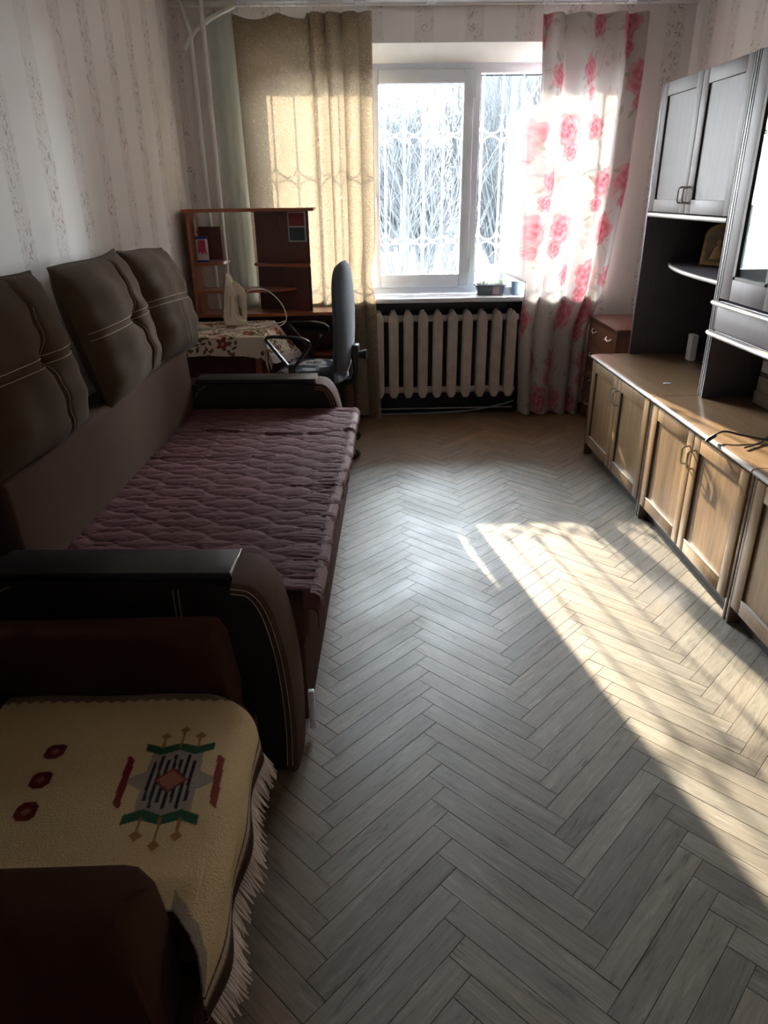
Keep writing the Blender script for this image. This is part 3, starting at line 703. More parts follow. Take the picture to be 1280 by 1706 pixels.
# kilim throw on the armchair
def kilim():
    nY, nB = 270, 330
    y = np.linspace(.700, 1.337, nY); bb = np.linspace(-.842, -.09, nB)
    Yg, B = np.meshgrid(y, bb, indexing='ij')
    Rr = .05
    xf = -.262-np.where(Yg > 1.23, .11*(1-np.sqrt(np.clip(1-((Yg-1.23)/.112)**2, 0, 1))), 0)-.010*np.clip((.86-Yg)/.15, 0, 1)
    xa = xf-Rr                                                         # start of the curve
    ov = np.clip(B-xa, 0, None); ang = np.minimum(ov/Rr, 1.45)
    hang = np.clip(ov-1.45*Rr, 0, None)
    lim = .098+.018*np.sin((Yg-.7)*9)                                    # hem length
    X = np.minimum(B, xa)+np.where(ov > 0, Rr*np.sin(ang), 0)+hang*.02+np.where(hang > 0, .010*np.sin(Yg*26)*hang/.1, 0)
    Z = .4175-np.where(ov > 0, Rr*(1-np.cos(ang)), 0)-hang*.98
    Z += .003*np.sin(Yg*9+B*4)+.002*np.sin(B*23)*np.cos(Yg*14)+.010*np.exp(-((B+.55)**2/.05+(Yg-1.06)**2/.03))
    Z += .006*np.exp(-((Yg-.84)/.03)**2)*(B < -.3)
    hh = ov-1.45*Rr
    mask = (hh < lim) & ((Yg > .789) | ((B > -.345) & (Yg > .790-(B+.335)*1.15))) & (B > -.84)
    # pattern
    u = B+.401+.03*(Yg-1.06); v = Yg-1.06
    col = np.zeros(B.shape+(3,)); col[:] = (.54, .385, .20)
    nz = rng.random(B.shape); col *= (.93+.12*nz)[..., None]; col *= (1+.03*np.sin(Yg*900))[..., None]
    zz = lambda a, p: np.abs(((a/p) % 1)-.5)*2
    def put(m, c): col[m] = c
    put(((np.abs(u) < .052) & (np.abs(v) < .088)) | (np.abs(u)/.095+np.abs(v)/.055 < 1), (.27, .22, .18))
    st = (np.abs(u) < .046) & ((np.floor((u+.2)/.0065) % 2) == 0)
    ln = .055+.014*((np.floor((u+.2)/.013) % 2))-.25*np.clip(np.abs(u)-.025, 0, None)
    put(st & (np.abs(v) < ln), (.015, .008, .012))
    put(np.abs(u)/.034+np.abs(v)/.034 < 1, (.12, .03, .02)); put(np.abs(u)/.026+np.abs(v)/.026 < 1, (.30, .10, .06))
    zgz = .012*zz(u+.07, .07)
    for sg in (1, -1):
        vv = v*sg
        put((np.abs(u) < .07) & (vv > .070+zgz*1.2) & (vv < .094+zgz), (.02, .075, .035))
        for uu, lg in ((-.036, .128), (0, .148), (.036, .128)):
            put((np.abs(u-uu) < .0028) & (vv > .09) & (vv < lg), (.26, .13, .035))
            put(np.abs(u-uu)/.012+np.abs(vv-lg)/.012 < 1, (.26, .13, .035))
    put((np.abs(u+.090+.02*v) < .0075) & (np.abs(v) < .068) & (np.abs(v+(u+.09)*1.2) < .064), (.16, .012, .014))
    put((np.abs(u-.090+.02*v) < .0075) & (np.abs(v) < .068) & (np.abs(v+(u-.09)*1.2) < .064), (.22, .035, .025))
    for dv in (.087, .009, -.066):
        m_ = (np.abs(u+.254) < .021) & (np.abs(v-dv) < .021) & ((np.abs(u+.254)+np.abs(v-dv)) < .032)
        put(m_, (.11, .008, .010)); put((np.abs(u+.254)+np.abs(v-dv)) < .010, (.24, .09, .06))
    put(Yg > 1.318-.010*zz(B, .026), (.20, .13, .085))
    put((Yg < .790-(B+.335)*1.15+.030+.006*zz(B, .026)) & (B > -.335) & (hh < .03), (.25, .19, .14))
    put((hh > lim-.068), (.10, .05, .03)); put((hh > lim-.060), (.42, .34, .22)); put(hh > lim-.044, (.16, .09, .05)); put(hh > lim-.036, (.04, .015, .012)); put(hh > lim-.004, (.30, .22, .15))
    root = empty('kilim_throw', (-.5, 1.05, .41), 0, 'cream woven throw with geometric motifs and fringe, lying on the armchair seat', 'throw')
    me = grid_mesh('woven_cloth', X, Yg, Z, col, mask=mask); o = obj('woven_cloth', me, MT['rugc'], root, world=True)
    m_ = o.modifiers.new('t', 'SOLIDIFY'); m_.thickness = .004; m_.offset = 0
    # fringe
    b = bmesh.new()
    for i in range(0, 84, 1):
        yy = .715+i*(1.285-.715)/84; j = np.searchsorted(y, yy); j = min(j, nY-1)
        ks = np.where(mask[j] & (hh[j] > .05))[0]
        if len(ks) == 0: continue
        k = ks[-1]; p = Vector((X[j, k], yy, Z[j, k])); L_ = random.uniform(.034, .050)
        grp = -.010+math.sin(i*1.3)*.004
        tube(b, [p, p+Vector((.012, grp*.5, -L_*.45)), p+Vector((.026+random.uniform(-.006, .006), grp+random.uniform(-.004, .004), -L_))], [.0026, .0030, .0014], 5)
    tag(obj('fringe', b, MT['fringe'], root, world=True), 'twisted wool fringe', kind='stuff')
kilim()
# ------------------------------------------------------------------ low cabinets (right)
def door_fp(parent, x, y0, y1, z0, z1, mat, th=.02, st=.055, inset=.010, name='door', bead=True):
    """framed door facing -x, front face at x"""
    b = bmesh.new()
    box(b, x, x+th, y0, y0+st, z0, z1, .0025); box(b, x, x+th, y1-st, y1, z0, z1, .0025)
    box(b, x+.0003, x+th, y0+st-.001, y1-st+.001, z0, z0+st, .0025); box(b, x+.0003, x+th, y0+st-.001, y1-st+.001, z1-st, z1, .0025)
    d = obj(name, b, mat, parent, world=True)
    return d
def panel_in(parent, x, y0, y1, z0, z1, mat):
    b = bmesh.new(); box(b, x+.009, x+.016, y0, y1, z0, z1)
    return obj('panel', b, mat, parent, smooth=False, world=True)
def bow_handle(parent, x, y, z0, z1, mat, out=.028):
    pts = [(x+.002, y, z0), (x-out*.8, y, z0+.003), (x-out, y, z0+.012), (x-out, y, z1-.012), (x-out*.8, y, z1-.003), (x+.002, y, z1)]
    return obj('handle', tube(bmesh.new(), pts, .0042, 8), mat, parent, world=True)
MT['groove'] = plain('dark_groove', (.04, .022, .014), .7)
def base_cabinet(y0, y1, label):
    x = 1.305; c = empty('base_cabinet', (1.65, (y0+y1)/2, 0), 0, label, 'cabinet', 'row of low oak cabinets')
    for a, b_ in ((y0+.002, y0+.020), (y1-.020, y1-.002)):
        s = obj('side_panel', bx(x+.005, 1.985, a, b_, 0, .578, bev=.002), MT['cab_edge'], c, world=True)
    obj('bottom_panel', bx(x+.03, 1.98, y0+.021, y1-.021, .075, .093), MT['dark_wood'], c, smooth=False, world=True)
    obj('plinth', bx(x+.05, x+.066, y0+.021, y1-.021, 0.0, .075), MT['dark_wood'], c, smooth=False, world=True)
    obj('back_panel', bx(1.965, 1.980, y0+.021, y1-.021, .095, .575), MT['dark_wood'], c, smooth=False, world=True)
    t = bmesh.new(); prism(t, [(1.985, .58), (x+.012, .58), (x+.002, .584), (x-.002, .592), (x+.002, .600), (x+.014, .604), (1.985, .604)], y0+.001, y1-.001, 'y')
    tp = obj('worktop', t, MT['cab_top'], c, world=True)
    obj('edge_band', tube(bmesh.new(), [(x-.0015, y0+.003, .592), (x-.0015, y1-.003, .592)], .0095, 8), MT['edge_strip'], tp, world=True)
    m = (y0+y1)/2
    for (a, b_, hy) in ((m+.0015, y1-.026, m+.028), (y0+.026, m-.0015, m-.028)):
        d = door_fp(c, x, a, b_, .078, .572, MT['cab_front'], st=.058)
        panel_in(d, x, a+.056, b_-.056, .135, .515, MT['cab_front'])
        for q0 in (b_-.0600, a+.0565): obj('moulding', bx(x+.0015, x+.010, q0, q0+.0035, .135, .514), MT['groove'], d, smooth=False, world=True)
        g = bmesh.new(); box(g, x-.0015, x+.009, a+.058, b_-.058, .1325, .1375, .0015)
        obj('bead', g, MT['edge_strip'], d, world=True)
        bow_handle(d, x, hy, .437, .515, MT['steel'])
    return c
base_cabinet(3.146, 4.075, 'low oak cabinet mostly in shade, beside the small red-brown chest')
base_cabinet(2.214, 3.143, 'low oak cabinet with sun on both doors and a black cable on top')
base_cabinet(1.282, 2.211, 'low oak cabinet cut off by the right edge of the picture')
# ------------------------------------------------------------------ tower units standing on the cabinets
def slab(parent, name, *a, mat=None, bev=.0015, **k): return obj(name, bx(*a, bev=bev, **k), mat or MT['dark_wood'], parent, world=True)
t1 = empty('wall_cabinet', (1.75, 3.6, .604), 0, 'dark tower unit with two upper doors over open shelves, nearest the window', 'cabinet')
X0 = 1.53; ZT = 1.945
def sides(parent, ya, yb):
    for a in (ya, yb-.018):
        s = slab(parent, 'side_panel', X0-.020, 1.985, a, a+.018, .604, ZT)
        obj('edge_band', bx(X0-.0225, X0-.0195, a+.0135, a+.0185, .604, ZT, bev=.001), MT['edge_strip'], s, world=True)
sides(t1, 3.122, 4.070)
slab(t1, 'back_panel', 1.968, 1.980, 3.141, 4.051, .606, ZT-.02)
slab(t1, 'top_panel', X0+.004, 1.967, 3.141, 4.051, ZT-.018, ZT)
bs = slab(t1, 'bottom_panel', X0+.004, 1.967, 3.141, 4.051, 1.335, 1.353)
obj('edge_band', bx(X0-.026, X0+.003, 3.142, 4.050, 1.334, 1.356, bev=.008, seg=3), MT['edge_strip'], bs, world=True)
for (a, b_, hy) in ((3.598, 4.050, 3.625), (3.142, 3.594, 3.568)):
    d = door_fp(t1, X0-.020, a, b_, 1.360, ZT-.002, MT['tower_door'], st=.06)
    panel_in(d, X0-.020, a+.058, b_-.058, 1.418, ZT-.06, MT['tower_door'])
    for q0 in (b_-.062, a+.058): obj('moulding', bx(X0-.0185, X0-.009, q0-.002, q0+.006, 1.42, ZT-.062), MT['groove'], d, smooth=False, world=True)
    bow_handle(d, X0-.020, hy, 1.405, 1.475, MT['steel'])
    slab(d, 'edge_band', X0-.021, X0-.001, b_-.001, b_+.001, 1.36, ZT-.002, mat=MT['groove'], bev=0)
def curved_shelf(parent, z, ya, yb, xb=1.967):
    pts = [(xb, ya), (X0-.005, ya)]
    for k in range(9):
        t = k/8; pts.append((X0-.005+(.14)*t**2.6, ya+(yb-ya)*t))
    pts.append((xb, yb)); s = obj('shelf', prism(bmesh.new(), pts, z-.016, z, 'z', .001), MT['dark_wood'], parent, world=True)
    e = tube(bmesh.new(), [(p[0], p[1], z-.008) for p in pts[1:-1]], .010, 8)
    obj('edge_band', e, MT['edge_strip'], s, world=True)
curved_shelf(t1, 1.103, 3.142, 4.050)
t2 = empty('wall_cabinet', (1.75, 2.65, .604), 0, 'dark tower unit with a glazed door above pale ledges, at the right edge', 'cabinet')
sides(t2, 2.18, 3.119)
slab(t2, 'back_panel', 1.968, 1.980, 2.199, 3.100, .606, ZT-.02)
slab(t2, 'top_panel', X0+.004, 1.967, 2.199, 3.100, ZT-.018, ZT)
for z in (1.030, .905):
    s = slab(t2, 'ledge', X0-.015, 1.967, 2.199, 3.100, z-.016, z)
    obj('edge_band', tube(bmesh.new(), [(X0-.045, 2.185, z-.006), (X0-.045, 2.7, z-.006), (X0-.045, 3.06, z-.006), (X0-.036, 3.100, z-.006)], .011, 8, flat=(1.6, 1)), MT['edge_strip'], s, world=True)
slab(t2, 'drawer_front', X0-.022, X0-.004, 2.20, 3.095, .910, 1.010, mat=MT['tower_door'])
slab(t2, 'shelf', X0+.03, 1.967, 2.199, 3.100, 1.45, 1.458, mat=MT['edge_strip'])
for (a, b_) in ((2.655, 3.098), (2.20, 2.652)):
    d = door_fp(t2, X0-.020, a, b_, 1.040, ZT-.002, MT['tower_door'], st=.085)
    g = bmesh.new(); yb_, ya_ = b_-.085, a+.085; zb_, zt_ = 1.125, ZT-.087
    box(g, X0-.021, X0-.004, yb_-.018, yb_+.002, zb_, zt_); box(g, X0-.021, X0-.004, ya_-.002, ya_+.018, zb_, zt_); box(g, X0-.021, X0-.004, ya_, yb_, zb_-.002, zb_+.012); box(g, X0-.021, X0-.004, ya_, yb_, zt_-.012, zt_+.002)
    obj('bead', g, MT['groove'], d, smooth=False, world=True)
    obj('glass_pane', bx(X0-.014, X0-.010, ya_+.01, yb_-.01, zb_+.005, zt_-.005), MT['cab_glass'], d, smooth=False, world=True)
# ------------------------------------------------------------------ chest of drawers in the right corner
ch = empty('chest_of_drawers', (1.75, 4.6, 0), 0, 'small red-brown chest of drawers in the corner behind the pink curtain', 'chest')
cx0 = 1.53
b = bmesh.new(); box(b, cx0, 1.985, 4.30, 4.316, 0, .682, .001); box(b, cx0, 1.985, 4.844, 4.860, 0, .682, .001); box(b, 1.97, 1.985, 4.316, 4.844, .0, .682); box(b, cx0+.02, 1.97, 4.316, 4.844, .02, .04)
obj('carcass', b, MT['chest_wood'], ch, world=True)
obj('top_board', bx(cx0-.03, 1.985, 4.275, 4.872, .682, .700, bev=.003), MT['chest_wood'], ch, world=True)
for z0, z1 in ((.532, .675), (.372, .526), (.212, .366), (.045, .206)):
    d = obj('drawer', bx(cx0-.018, cx0-.001, 4.302, 4.858, z0, z1, bev=.002), MT['chest_wood'], ch, world=True)
    for y in (4.43, 4.72):
        zc = (z0+z1)/2+.01
        obj('handle', tube(bmesh.new(), smooth_path([(cx0-.019, y-.045, zc+.008), (cx0-.038, y-.03, zc-.004), (cx0-.040, y, zc+.004), (cx0-.038, y+.03, zc-.004), (cx0-.019, y+.045, zc+.008)], 4), .006, 8), MT['chrome'], d, world=True)
# ------------------------------------------------------------------ radiator
rad = empty('radiator', (.55, 5.03, 0), 0, 'cream cast iron radiator of ten ribs under the window', 'radiator')
def rib_bm(x):
    b = bmesh.new()
    for (ya, yb, w) in ((4.966, 5.012, .034), (5.060, 5.100, .030)):
        pts = []
        prof_ = [(.0, .112), (.55, .125), (.92, .150), (1.0, .185), (1.0, .650), (.92, .685), (.55, .712), (.0, .730)]
        for s_, z in prof_: pts.append((x+w*s_, z))
        for s_, z in reversed(prof_[1:-1]): pts.append((x-w*s_, z))
        prism(b, pts, ya, yb, 'y', .010, 3)
    for z in (.165, .665): 
        box(b, x-.022, x+.022, 5.005, 5.066, z-.025, z+.025, .008)
    return b
for k in range(10):
    x = .088+.1025*k
    obj('rib', rib_bm(x), MT['radiator_paint'], rad, world=True)
b = bmesh.new()
for z in (.165, .668): tube(b, [(.03, 5.036, z), (1.062, 5.036, z)], .023, 14)
obj('connector', b, MT['radiator_paint'], rad, world=True)
b = bmesh.new()
for x in (.24, .85): box(b, x-.008, x+.008, 5.10, 5.143, .63, .65); box(b, x-.008, x+.008, 5.10, 5.143, .13, .15)
obj('wall_bracket', b, MT['steel'], rad, world=True)
b = bmesh.new(); tube(b, smooth_path([(-.10, 4.93, .018), (.2, 4.93, .018), (.5, 4.935, .020), (.75, 4.95, .03), (.95, 4.985, .055), (1.06, 5.02, .075)], 6), .006, 6)
tag(ground_origin(obj('floor_cable', b, MT['planter'])), 'grey cable lying on the floor below the radiator', 'cable')
# ------------------------------------------------------------------ riser pipes (left corner)
rp_ = empty('riser_pipes', (-.93, 4.9, 0), 0, 'white painted heating riser pipes in the far left corner', 'pipe')
obj('pipe', tube(bmesh.new(), [(-.905, 4.93, 0), (-.905, 4.93, HW-.002)], .014, 12), MT['pipe'], rp_, world=True)
obj('pipe', tube(bmesh.new(), [(-.985, 4.955, 0), (-.985, 4.955, 2.33), (-1.02, 4.95, 2.46), (-1.035, 4.95, HW-.002)], .012, 12), MT['pipe'], rp_, world=True)
obj('pipe', tube(bmesh.new(), [(-1.03, 4.958, 2.25), (-.96, 4.955, 2.34), (-.86, 4.95, 2.40), (-.72, 4.95, 2.46)], .013, 10), MT['pipe'], rp_, world=True)
# ------------------------------------------------------------------ curtain rail
cr = empty('curtain_rail', (.35, 4.93, 2.45), 0, 'white ceiling curtain rail running the width of the window wall', 'curtain rail')
obj('track', bx(-.70, 1.76, 4.885, 4.955, HW-.022, HW-.001, bev=.003), MT['white_plastic'], cr, world=True)
b = bmesh.new()
for x in (-.62, .0, .42, 1.1, 1.6): box(b, x-.03, x+.03, 4.878, 4.96, HW-.027, HW-.018, .003)
obj('clip', b, MT['white_plastic'], cr, world=True)
for x in list(np.linspace(-.69, .04, 12))+list(np.linspace(1.08, 1.68, 10)):
    obj('hook', tube(bmesh.new(), [(x, 4.92, HW-.02), (x, 4.922, 2.435), (x, 4.915, 2.425)], .003, 5), MT['white_plastic'], cr, world=True)
# ------------------------------------------------------------------ curtains
def uv_from_grid(me, n, m, U, V):
    uv = me.uv_layers.new(name='UVMap'); li = np.empty(len(me.loops), np.int32); me.loops.foreach_get('vertex_index', li)
    c = np.stack([U.ravel()[li], V.ravel()[li]], -1); uv.data.foreach_set('uv', c.ravel().astype(np.float32))
def tan_curtain():
    n, m = 260, 150
    s = np.linspace(0, 1, n); z = np.linspace(0, 1, m); Sg, Zg = np.meshgrid(s, z, indexing='ij')
    # flat part then gathered folds on the right
    fl_ = Sg < .50
    gz = np.clip((Sg-.50)/.50, 0, 1)
    xt = np.where(fl_, -.735+(Sg/.50)*.42, -.315+gz*.375)
    xb = np.where(fl_, -.70+(Sg/.50)*.40, -.30+gz*.365)
    X = xb+(xt-xb)*Zg
    amp = np.where(fl_, .006, .030)*(0.65+.35*Zg)
    Y = 4.925+amp*np.sin(gz*2*math.pi*4.0+.8*np.sin(gz*5)+.4*(1-Zg))+.005*np.sin(Sg*9+Zg*2)
    Y += np.where(fl_, .012*np.sin(Sg*2*math.pi*1.9), 0)
    X += np.where(fl_, 0, .012*np.cos(gz*2*math.pi*4.0))
    Ztop = 2.42-.03*np.abs(np.sin(Sg*math.pi*3.2))*fl_-.0
    Zb = .010+.015*np.sin(Sg*17)+.02*np.clip(.9-Sg, 0, 1)
    Z = Zb+(Ztop-Zb)*Zg
    X -= .034*np.exp(-((Z-.97)/.13)**2)*gz**3
    # flare of the loose corner at the foot
    X += np.clip(.25-Zg, 0, 1)*.16*np.clip(gz-.5, 0, 1)
    Y -= np.clip(.06-Zg, 0, 1)*.9*np.clip(gz-.6, 0, 1)
    me = grid_mesh('curtain', X, Y, Z); uv_from_grid(me, n, m, Sg*1.35, Zg*2.4)
    o = obj('curtain', me, MT['damask']); ground_origin(o)
    tag(o, 'tan damask curtain hanging to the floor left of the window', 'curtain')
tan_curtain()
def mint_curtain():
    n, m = 60, 60; s = np.linspace(0, 1, n); z = np.linspace(0, 1, m); Sg, Zg = np.meshgrid(s, z, indexing='ij')
    X = -.885+.165*Sg+.015*(1-Zg); Y = 4.975+.006*np.sin(Sg*14)+0*Zg; Z = .03+(2.425-.03)*Zg
    me = grid_mesh('curtain_lining', X, Y, Z); o = obj('curtain_lining', me, MT['mint']); ground_origin(o)
    tag(o, 'pale mint strip of curtain lining beside the white riser pipe', 'curtain')
mint_curtain()
def pink_curtain():
    n, m = 300, 560
    s = np.linspace(0, 1, n); z = np.linspace(0, 1, m); Sg, Zg = np.meshgrid(s, z, indexing='ij')
    Zw = .012+(2.405-.012)*Zg
    xl = np.interp(Zw, [0, .6, .85, 1.5, 2.1, 2.4], [1.075, 1.04, 1.065, 1.085, 1.085, 1.07])
    xrr = np.interp(Zw, [0, .6, .85, 1.5, 2.1, 2.4], [1.505, 1.52, 1.60, 1.68, 1.70, 1.70])
    ph = 2*math.pi*(4.2*Sg+.25*np.sin(Sg*6))
    amp = .036*(.75+.25*Zg)
    X = xl+(xrr-xl)*Sg+.010*np.cos(ph+.6)*(Sg > .03)
    Y = 4.915+amp*np.sin(ph+.3*(1-Zg)*np.sin(Sg*9))+.004*np.sin(Zg*9+Sg*20)
    tk = np.clip(.09-Sg, 0, 1)/.09*np.clip((1.95-Zw)/.04, 0, 1)*np.clip((Zw-.905)/.05, 0, 1)
    X = X-.13*tk; Y = Y+(5.10-4.915)*tk*1.0-.03*tk*(np.sin(ph))
    Z = Zw+.008*np.sin(ph)*(Zg < .03)
    # printed pattern in cloth coordinates
    cu = Sg*1.05; cv = Zw
    col = np.zeros(Sg.shape+(3,)); col[:] = (.50, .45, .43)
    r2 = np.random.RandomState(11)
    def leaf(cx_, cy_, a, L, w, c):
        dx, dy = cu-cx_, cv-cy_; p = dx*math.cos(a)+dy*math.sin(a); q = -dx*math.sin(a)+dy*math.cos(a)
        k = (p > 0) & (p < L) & (np.abs(q) < w*np.sin(np.clip(p/L, 0, 1)*math.pi))
        col[k] = np.array(c)*.75+col[k]*.25
        v_ = (p > 0) & (p < L) & (np.abs(q) < .0012); col[v_] = col[v_]*.7
    def rose(cx_, cy_, R0):
        dx, dy = cu-cx_, cv-cy_; rr = np.hypot(dx, dy); th = np.arctan2(dy, dx)
        edge = R0*(1+.10*np.sin(5*th+cx_*9)+.05*np.sin(11*th))
        k = rr < edge; f = rr/R0
        sw = np.sin(th*2.5+f*11+cx_*7)+.6*np.sin(th*5-f*8)
        base = np.stack([.50-.05*sw, .13+.08*f-.05*sw, .165+.07*f-.05*sw], -1)
        mixv = np.clip(1.15-f*.35, .5, 1)[..., None]
        col[k] = (base*mixv+col*(1-mixv))[k]
    for gy in range(9):
        for gx in range(4):
            cx_ = .06+gx*.27+(.14 if gy % 2 else 0)+r2.uniform(-.03, .03); cy_ = .10+gy*.285+r2.uniform(-.03, .03)
            for k in range(7):
                a = r2.uniform(0, 6.28); leaf(cx_+.07*math.cos(a), cy_+.07*math.sin(a), a+r2.uniform(-.5, .5), r2.uniform(.04, .075), r2.uniform(.010, .017), random.choice([(.33, .33, .26), (.42, .36, .33), (.50, .38, .34)]))
            if (gx+gy) % 3 == 0 and r2.rand() < .6: continue
            rose(cx_, cy_, r2.uniform(.07, .105)); 
            if r2.rand() < .8: rose(cx_+r2.uniform(-.05, .05), cy_-.12, r2.uniform(.045, .065))
    for k in range(26):                                                # thin stems
        a0 = r2.uniform(0, 1.05); b0 = r2.uniform(0, 2.4); ang = r2.uniform(.6, 2.5)
        p = (cu-a0)*math.cos(ang)+(cv-b0)*math.sin(ang); q = -(cu-a0)*math.sin(ang)+(cv-b0)*math.cos(ang)+.02*np.sin(p*22)
        kk = (p > 0) & (p < .22) & (np.abs(q) < .0022); col[kk] = (.38, .32, .28)
    f_ = np.clip(tk*1.1, 0, .93)[..., None]; col = col*(1-f_)+np.array((.62, .60, .59))*f_
    me = grid_mesh('curtain', X, Y, Z, col); o = obj('curtain', me, MT['pinkc']); ground_origin(o)
    tag(o, 'white curtain printed with pink roses right of the window', 'curtain')
pink_curtain()
# ------------------------------------------------------------------ corner desk with hutch
dk = empty('corner_desk', (-.6, 4.75, 0), 0, 'cherry coloured desk with tall shelf hutch in the far left corner', 'desk')
def wx(p): return p
obj('desktop', prism(bmesh.new(), [(-1.085, 4.86), (-1.085, 4.615), (-.62, 4.615), (-.12, 4.64), (-.07, 4.68), (-.07, 4.86)], .760, .780, 'z', .003), MT['desk_wood'], dk, world=True)
obj('side_panel', bx(-1.085, -1.069, 4.62, 4.86, 0, .759), MT['desk_dark'], dk, smooth=False, world=True)
obj('side_panel', bx(-.115, -.099, 4.66, 4.86, 0, .759), MT['desk_dark'], dk, smooth=False, world=True)
obj('modesty_panel', bx(-1.068, -.116, 4.842, 4.856, .30, .759), MT['desk_dark'], dk, smooth=False, world=True)
obj('keyboard_tray', bx(-.50, -.125, 4.64, 4.83, .655, .670, bev=.002), MT['black_plastic'], dk, world=True)
obj('lower_shelf', bx(-.34, -.117, 4.66, 4.84, .50, .516, bev=.002), MT['desk_wood'], dk, world=True)
b = bmesh.new(); box(b, -.30, -.285, 4.655, 4.665, .60, .64); obj('latch', b, MT['silver'], dk, smooth=False, world=True)
hb = .7805
obj('hutch_top', prism(bmesh.new(), [(-1.085, 4.86), (-1.085, 4.60), (-.90, 4.60), (-.84, 4.63), (-.30, 4.63), (-.30, 4.86)], 1.372, 1.390, 'z', .003), MT['desk_wood'], dk, world=True)
obj('hutch_side', bx(-1.062, -1.046, 4.615, 4.855, hb, 1.371), MT['desk_wood'], dk, smooth=False, world=True)
obj('hutch_side', prism(bmesh.new(), [(-.685, 4.845), (-.685, 4.83), (-.352, 4.70), (-.338, 4.70), (-.338, 4.716), (-.675, 4.847)], hb, 1.371, 'z'), MT['desk_dark'], dk, smooth=False, world=True)
obj('hutch_back', bx(-1.045, -.905, 4.840, 4.852, 1.087, 1.285), MT['desk_dark'], dk, smooth=False, world=True)
def qshelf(x0, x1, y0, y1, z, left=True, th=.016):
    pts = [(x0, y1), (x0, y0)] if left else [(x1, y0), (x1, y1)]
    if left:
        for k in range(9):
            t = math.pi/2*k/8; pts.append((x0+(x1-x0)*(.55+.45*math.sin(t)), y0+(y1-y0)*(1-math.cos(t))))
    else:
        pts = [(x1, y0), (x1, y1), (x0, y1)]+[(x0+(x1-x0)*.25*(1-math.sin(math.pi/2*k/6)), y1-(y1-y0)*(.0+math.sin(math.pi/2*(k/6))*1.0) if k == 6 else y1-(y1-y0)*math.sin(math.pi/2*k/6)) for k in range(1, 7)]
    return prism(bmesh.new(), pts, z-th, z, 'z', .002)
obj('hutch_shelf', qshelf(-1.045, -.862, 4.63, 4.839, 1.086), MT['desk_wood'], dk, world=True)
obj('hutch_shelf', qshelf(-1.045, -.42, 4.60, 4.800, .925), MT['desk_wood'], dk, world=True)
obj('hutch_shelf', prism(bmesh.new(), [(-.665, 4.815), (-.70, 4.77), (-.69, 4.73), (-.64, 4.70), (-.36, 4.60), (-.335, 4.60), (-.335, 4.695)], 1.055, 1.071, 'z', .002), MT['desk_wood'], dk, world=True)
obj('hutch_foot', bx(-1.045, -1.029, 4.63, 4.83, hb, .908), MT['desk_wood'], dk, smooth=False, world=True)
# things on the hutch
fr = empty('photo_plaque', (-.405, 4.705, 1.245), 0, 'small framed plaque, red above and black below, fixed to the desk hutch', 'plaque')
ang_ = math.atan2(4.70-4.83, -.352+.685)
def plq(b, x0, x1, z0, z1, d0, d1):
    t = bx(x0, x1, -d1, -d0, z0, z1, bev=.0015); M4 = Matrix.Translation((-.41, 4.7215, 0))@Matrix.Rotation(ang_, 4, 'Z'); return merge(b, t, M4)
obj('frame', plq(bmesh.new(), -.062, .062, 1.195, 1.368, .001, .006), MT['silver'], fr, world=True)
obj('red_insert', plq(bmesh.new(), -.052, .052, 1.287, 1.360, .007, .009), MT['red_plastic'], fr, world=True)
obj('black_insert', plq(bmesh.new(), -.052, .052, 1.203, 1.278, .007, .009), MT['navy_plastic'], fr, world=True)
for k, (lx_, lz, r) in enumerate(((-.15, 1.335, .018), (-.115, 1.325, .008), (-.145, 1.265, .010), (-.115, 1.30, .016), (-.11, 1.245, .016), (-.13, 1.215, .012), (-.02, 1.175, .008), (.03, 1.172, .009))):
    M4 = Matrix.Translation((-.41, 4.7215, 0))@Matrix.Rotation(ang_, 4, 'Z')
    pts = [M4@Vector((lx_+r*math.cos(a)*.7, -.0015, lz+r*math.sin(a))) for a in np.linspace(.4*k, .4*k+4.9, 12)]
    obj('sticker', tube(bmesh.new(), pts, .0022, 5), MT['swirl'], dk, world=True)
bk = empty('booklet', (-1.0, 4.70, 1.087), 0, 'white booklet with a blue edge and red cover patch standing on the left hutch shelf', 'booklet')
obj('cover', bx(-1.035, -.965, 4.690, 4.700, 1.0865, 1.235, bev=.001), MT['paper_white'], bk, world=True)
b = bmesh.new(); box(b, -1.036, -.964, 4.6885, 4.7015, 1.220, 1.236); box(b, -1.036, -.964, 4.6885, 4.7015, 1.0866, 1.098); obj('blue_band', b, MT['paper_blue'], bk, smooth=False, world=True)
obj('red_patch', prism(bmesh.new(), [(-1.022, 1.215), (-.978, 1.215), (-.974, 1.125), (-.99, 1.145), (-1.0, 1.130), (-1.012, 1.148), (-1.024, 1.135)], 4.6875, 4.6895, 'y'), MT['paper_red'], bk, smooth=False, world=True)
b = bmesh.new(); pts = [(-1.040, 4.72-.004*math.sin(k*2), 1.365-.016*k) for k in range(9)]
tube(b, [(x+.010+.004*math.sin(i*1.7), 4.695, z) for i, (x, y, z) in enumerate(pts)], [.014, .020, .018, .021, .017, .020, .015, .018, .010], 8, flat=(1.1, .3))
tag(ground_origin(obj('foil_garland', b, MT['foil'])), 'crumpled foil strip hanging inside the left side of the desk hutch', 'garland')
